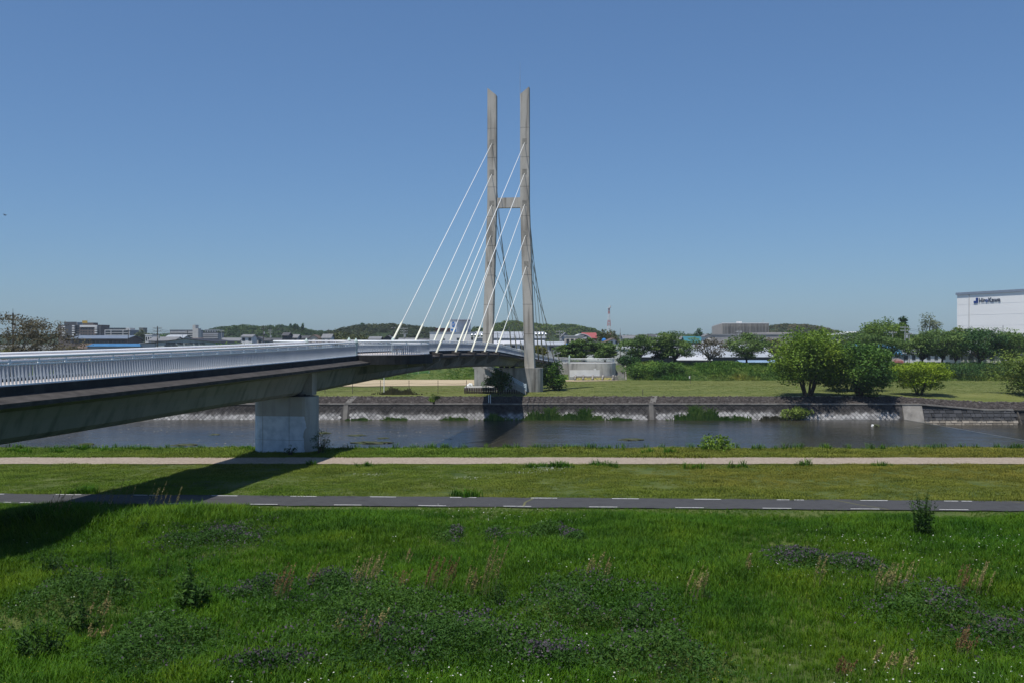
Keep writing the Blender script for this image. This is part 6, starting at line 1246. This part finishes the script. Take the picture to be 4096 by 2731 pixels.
DLS = mat('weed_stem',[(0.02,0.05,0.01),(0.05,0.08,0.02)],3)
for a in (('large dark broad-leaved dock in the lower left meadow',758,2440,215,190,601,520,.17,14),('tall bushy weed beside the cycle path on the right',3698,2158,255,120,602,1100,.115,26),('small dark weed left of the tall bushy weed',3312,2130,60,50,603,90,.1,6),('dark leafy weeds left of the large dock',470,2390,170,120,604,260,.11,10),('dark leafy weed clump near the left edge',180,2310,150,190,605,420,.11,14),('very dark weed thicket at the lower left corner',160,2650,220,300,606,620,.13,18),('tall thin weed stand left of the very tall thistle',440,2300,170,60,607,160,.08,5),('weed with upright spikes above the dock',650,2330,150,50,608,140,.08,4),('dark leafy weed among the left grass',580,2150,110,120,609,200,.09,7),('dark weed thicket below the left leafy clump',330,2540,200,200,610,380,.12,12),('dark weed beside the tan plume, lower left',560,2540,130,130,611,240,.11,8),('leafy weed right of the middle seed heads',1990,2440,150,150,612,320,.09,10),('thin dark spike weed right of centre',2830,2420,130,40,613,90,.07,3),('dark leafy mass on the right of the centre mound',2560,2560,180,220,614,420,.11,12),('leafy weed at the bottom edge right of centre',2420,2680,130,240,615,340,.11,12)): weed(*a)
PL = leafmat('seed_head_tan',[(0.22,0.17,0.065),(0.33,0.27,0.11),(0.44,0.37,0.17)],.3); PR = leafmat('seed_head_russet',[(0.1386,0.0715,0.0303),(0.2178,0.1210,0.0545),(0.2970,0.1870,0.0908)],.3)
def plume(label, px, py, hpx, wpx, seed, n=9, red=False):
    c = gp(px,py); d = c[1]; H = hpx*d/4000; w = wpx*d/4000; r = np.random.default_rng(seed); H *= 1.15; n = int(n*1.4); root = thing('seed_grass', tuple(c), label, 'grass clump'); mb = MB(); L = []
    for k in range(n):
        x = r.uniform(-.5,.5)*w; b0 = c+np.array([x,r.normal(0,.12),0]); h = H*r.uniform(.7,1.25); tp = b0+np.array([.26*h+r.normal(0,.04),r.normal(0,.05),h]); md = (b0+tp)/2+np.array([-.04*h,0,.03]); mb.tube([b0,md,tp],[.006,.005,.003],4)
        for j in range(34):
            t = .45+.55*r.random()**.8; q = (1-t)**2*b0+2*t*(1-t)*md+t*t*tp; L.append(q+r.normal(0,.020,3)*np.array([1.2,1,1.6])*(1.35-t))
    cards('seed_heads', np.array(L), r.uniform(.019,.043,len(L)), PR if red else PL, root, up=.0, seed=seed, aspect=2.8)['kind'] = 'stuff'; mb.build('stem', mat('dry_stem',[(0.10,0.11,0.04),(0.18,0.16,0.07)],3), root); return root
for a in (('tan seed-head grass at the left of the central row',1440,2400,130,110,701,10),('tan grass plume left of the russet ones',1480,2370,120,60,702,7),('russet dock spike in the central row',1715,2390,120,50,703,9,True),('second russet spike right of the first',1783,2380,110,40,704,7,True),('pale tan plume at the right of the central row',1875,2400,100,60,705,8),('faint russet stems left of the central spikes',1585,2390,90,60,706,6,True),('tall green-tan grass stand right of the central row',1950,2400,180,70,707,9),('leaning tan plume right of centre above the vetch mound',2370,2330,90,110,708,10),('tan plumes around the thin dark spike weed',2770,2420,120,80,709,9),('small tan plume far above the right vetch',2990,2300,70,30,710,4),('thin tan plume left of the right vetch bed',3270,2360,100,30,711,4),('group of leaning tan plumes right of the vetch beds',3560,2390,110,160,712,16),('russet plume cluster near the right edge',3850,2400,100,60,713,8,True),('tan plume cluster at the right edge of the meadow',3910,2390,110,70,714,9),('low russet plume above the right corner mound',3720,2460,70,40,715,5,True),('tan plumes at the bottom right edge',3560,2720,100,160,716,10),('russet plumes in the right corner mound',3850,2640,90,90,717,9,True),('tan plumes among the left dark thicket',370,2520,110,90,718,8),('low tan plume right of the left thicket',370+5,2580,60,80,719,6),('tan plumes on the great dark vetch tangle',1460,2600,120,90,720,10),('short tan plume beside the great tangle',1340,2560,70,50,721,5),('russet spikes low at the bottom right',3370,2725,70,60,722,6,True),('russet grass in the left vetch mound',1115,2420,120,80,723,10,True),('tan plume by the left vetch mound',1240,2370,90,40,724,5),('tan plume alone above the central row',1630,2270,70,30,725,3),('tall shaded grass stalks over the cycle path in the bridge shadow',430,2080,120,200,726,7),('tall grass stalks at the edge of the bridge shadow',620,2070,110,200,727,7),('grass stalks reaching over the path at the far left',180,2110,130,160,728,5)): plume(*a)
# clover heads and buttercups: uncountable specks
def dots(name, n, xr, yr, size, m, label, mask=None, h=.22, seed=9):
    r = np.random.default_rng(seed); x = r.uniform(*xr,n); y = r.uniform(*yr,n); k = (np.abs(x) < .54*y)&(y < ASY(x)-3.2); 
    if mask is not None: k &= mask(x,y) > r.random(n)
    x, y = x[k], y[k]; o = cards(name, np.stack([x,y,near_z(x,y)+h*r.uniform(.6,1.3,len(x))],1), size*r.uniform(.6,1.2,len(x)), m, up=1.5, seed=seed, aspect=1.1); tag(o, label, 'flowers', kind='stuff')
WF = leafmat('clover_white',[(0.45,0.46,0.40),(0.60,0.60,0.55),(0.68,0.68,0.62)],.2); YF = leafmat('buttercup_yellow',[(0.30,0.26,0.02),(0.42,0.36,0.03),(0.5,0.44,0.05)],.2)
dots('clover_heads',11000,(-26,26),(18,45.5),.025,WF,'white clover heads speckling the meadow',lambda x,y: np.clip(vnoise(x,y,.5,31)*.8-.05,0,1)*np.where(x>-6,1,.45),.34,31)
dots('buttercups',15000,(-26,26),(18,40),.012,YF,'tiny yellow flowers speckling the meadow',lambda x,y: np.clip(.55*vnoise(x,y,.3,33)+.55*np.exp(-((y-30.5)/3)**2),0,1),.34,32)
r_ = np.random.default_rng(77); cs = [gp(2080,1898),(gp(2180,1888)),gp(1500,1905),gp(1860,1920),gp(2200,1880)]; P_ = np.concatenate([c+np.stack([r_.normal(0,.7,90),r_.normal(0,.35,90),np.full(90,.16)],1) for c in cs])
tag(cards('daisy_specks', P_, r_.uniform(.02,.035,len(P_)), WF, up=1.5, seed=78), 'white daisies in small patches on the mown verge', 'flowers', kind='stuff')
# ---------------------------------------------------------------- HAZE
hz = MB().box(-2600,2600,-60,1660,-8.5,62).build('haze', None); hm = bpy.data.materials.new('haze_air'); hm.use_nodes = True; nt = hm.node_tree; nt.nodes.clear()
vo = nt.nodes.new('ShaderNodeVolumePrincipled'); vo.inputs['Color'].default_value = (0.74,0.86,1.0,1); vo.inputs['Density'].default_value = 0.0001; vo.inputs['Anisotropy'].default_value = 0.0
mo = nt.nodes.new('ShaderNodeOutputMaterial'); nt.links.new(vo.outputs[0], mo.inputs['Volume']); hz.data.materials.append(hm); tag(hz,'thin pale blue haze filling the air over the plain','haze',kind='stuff')
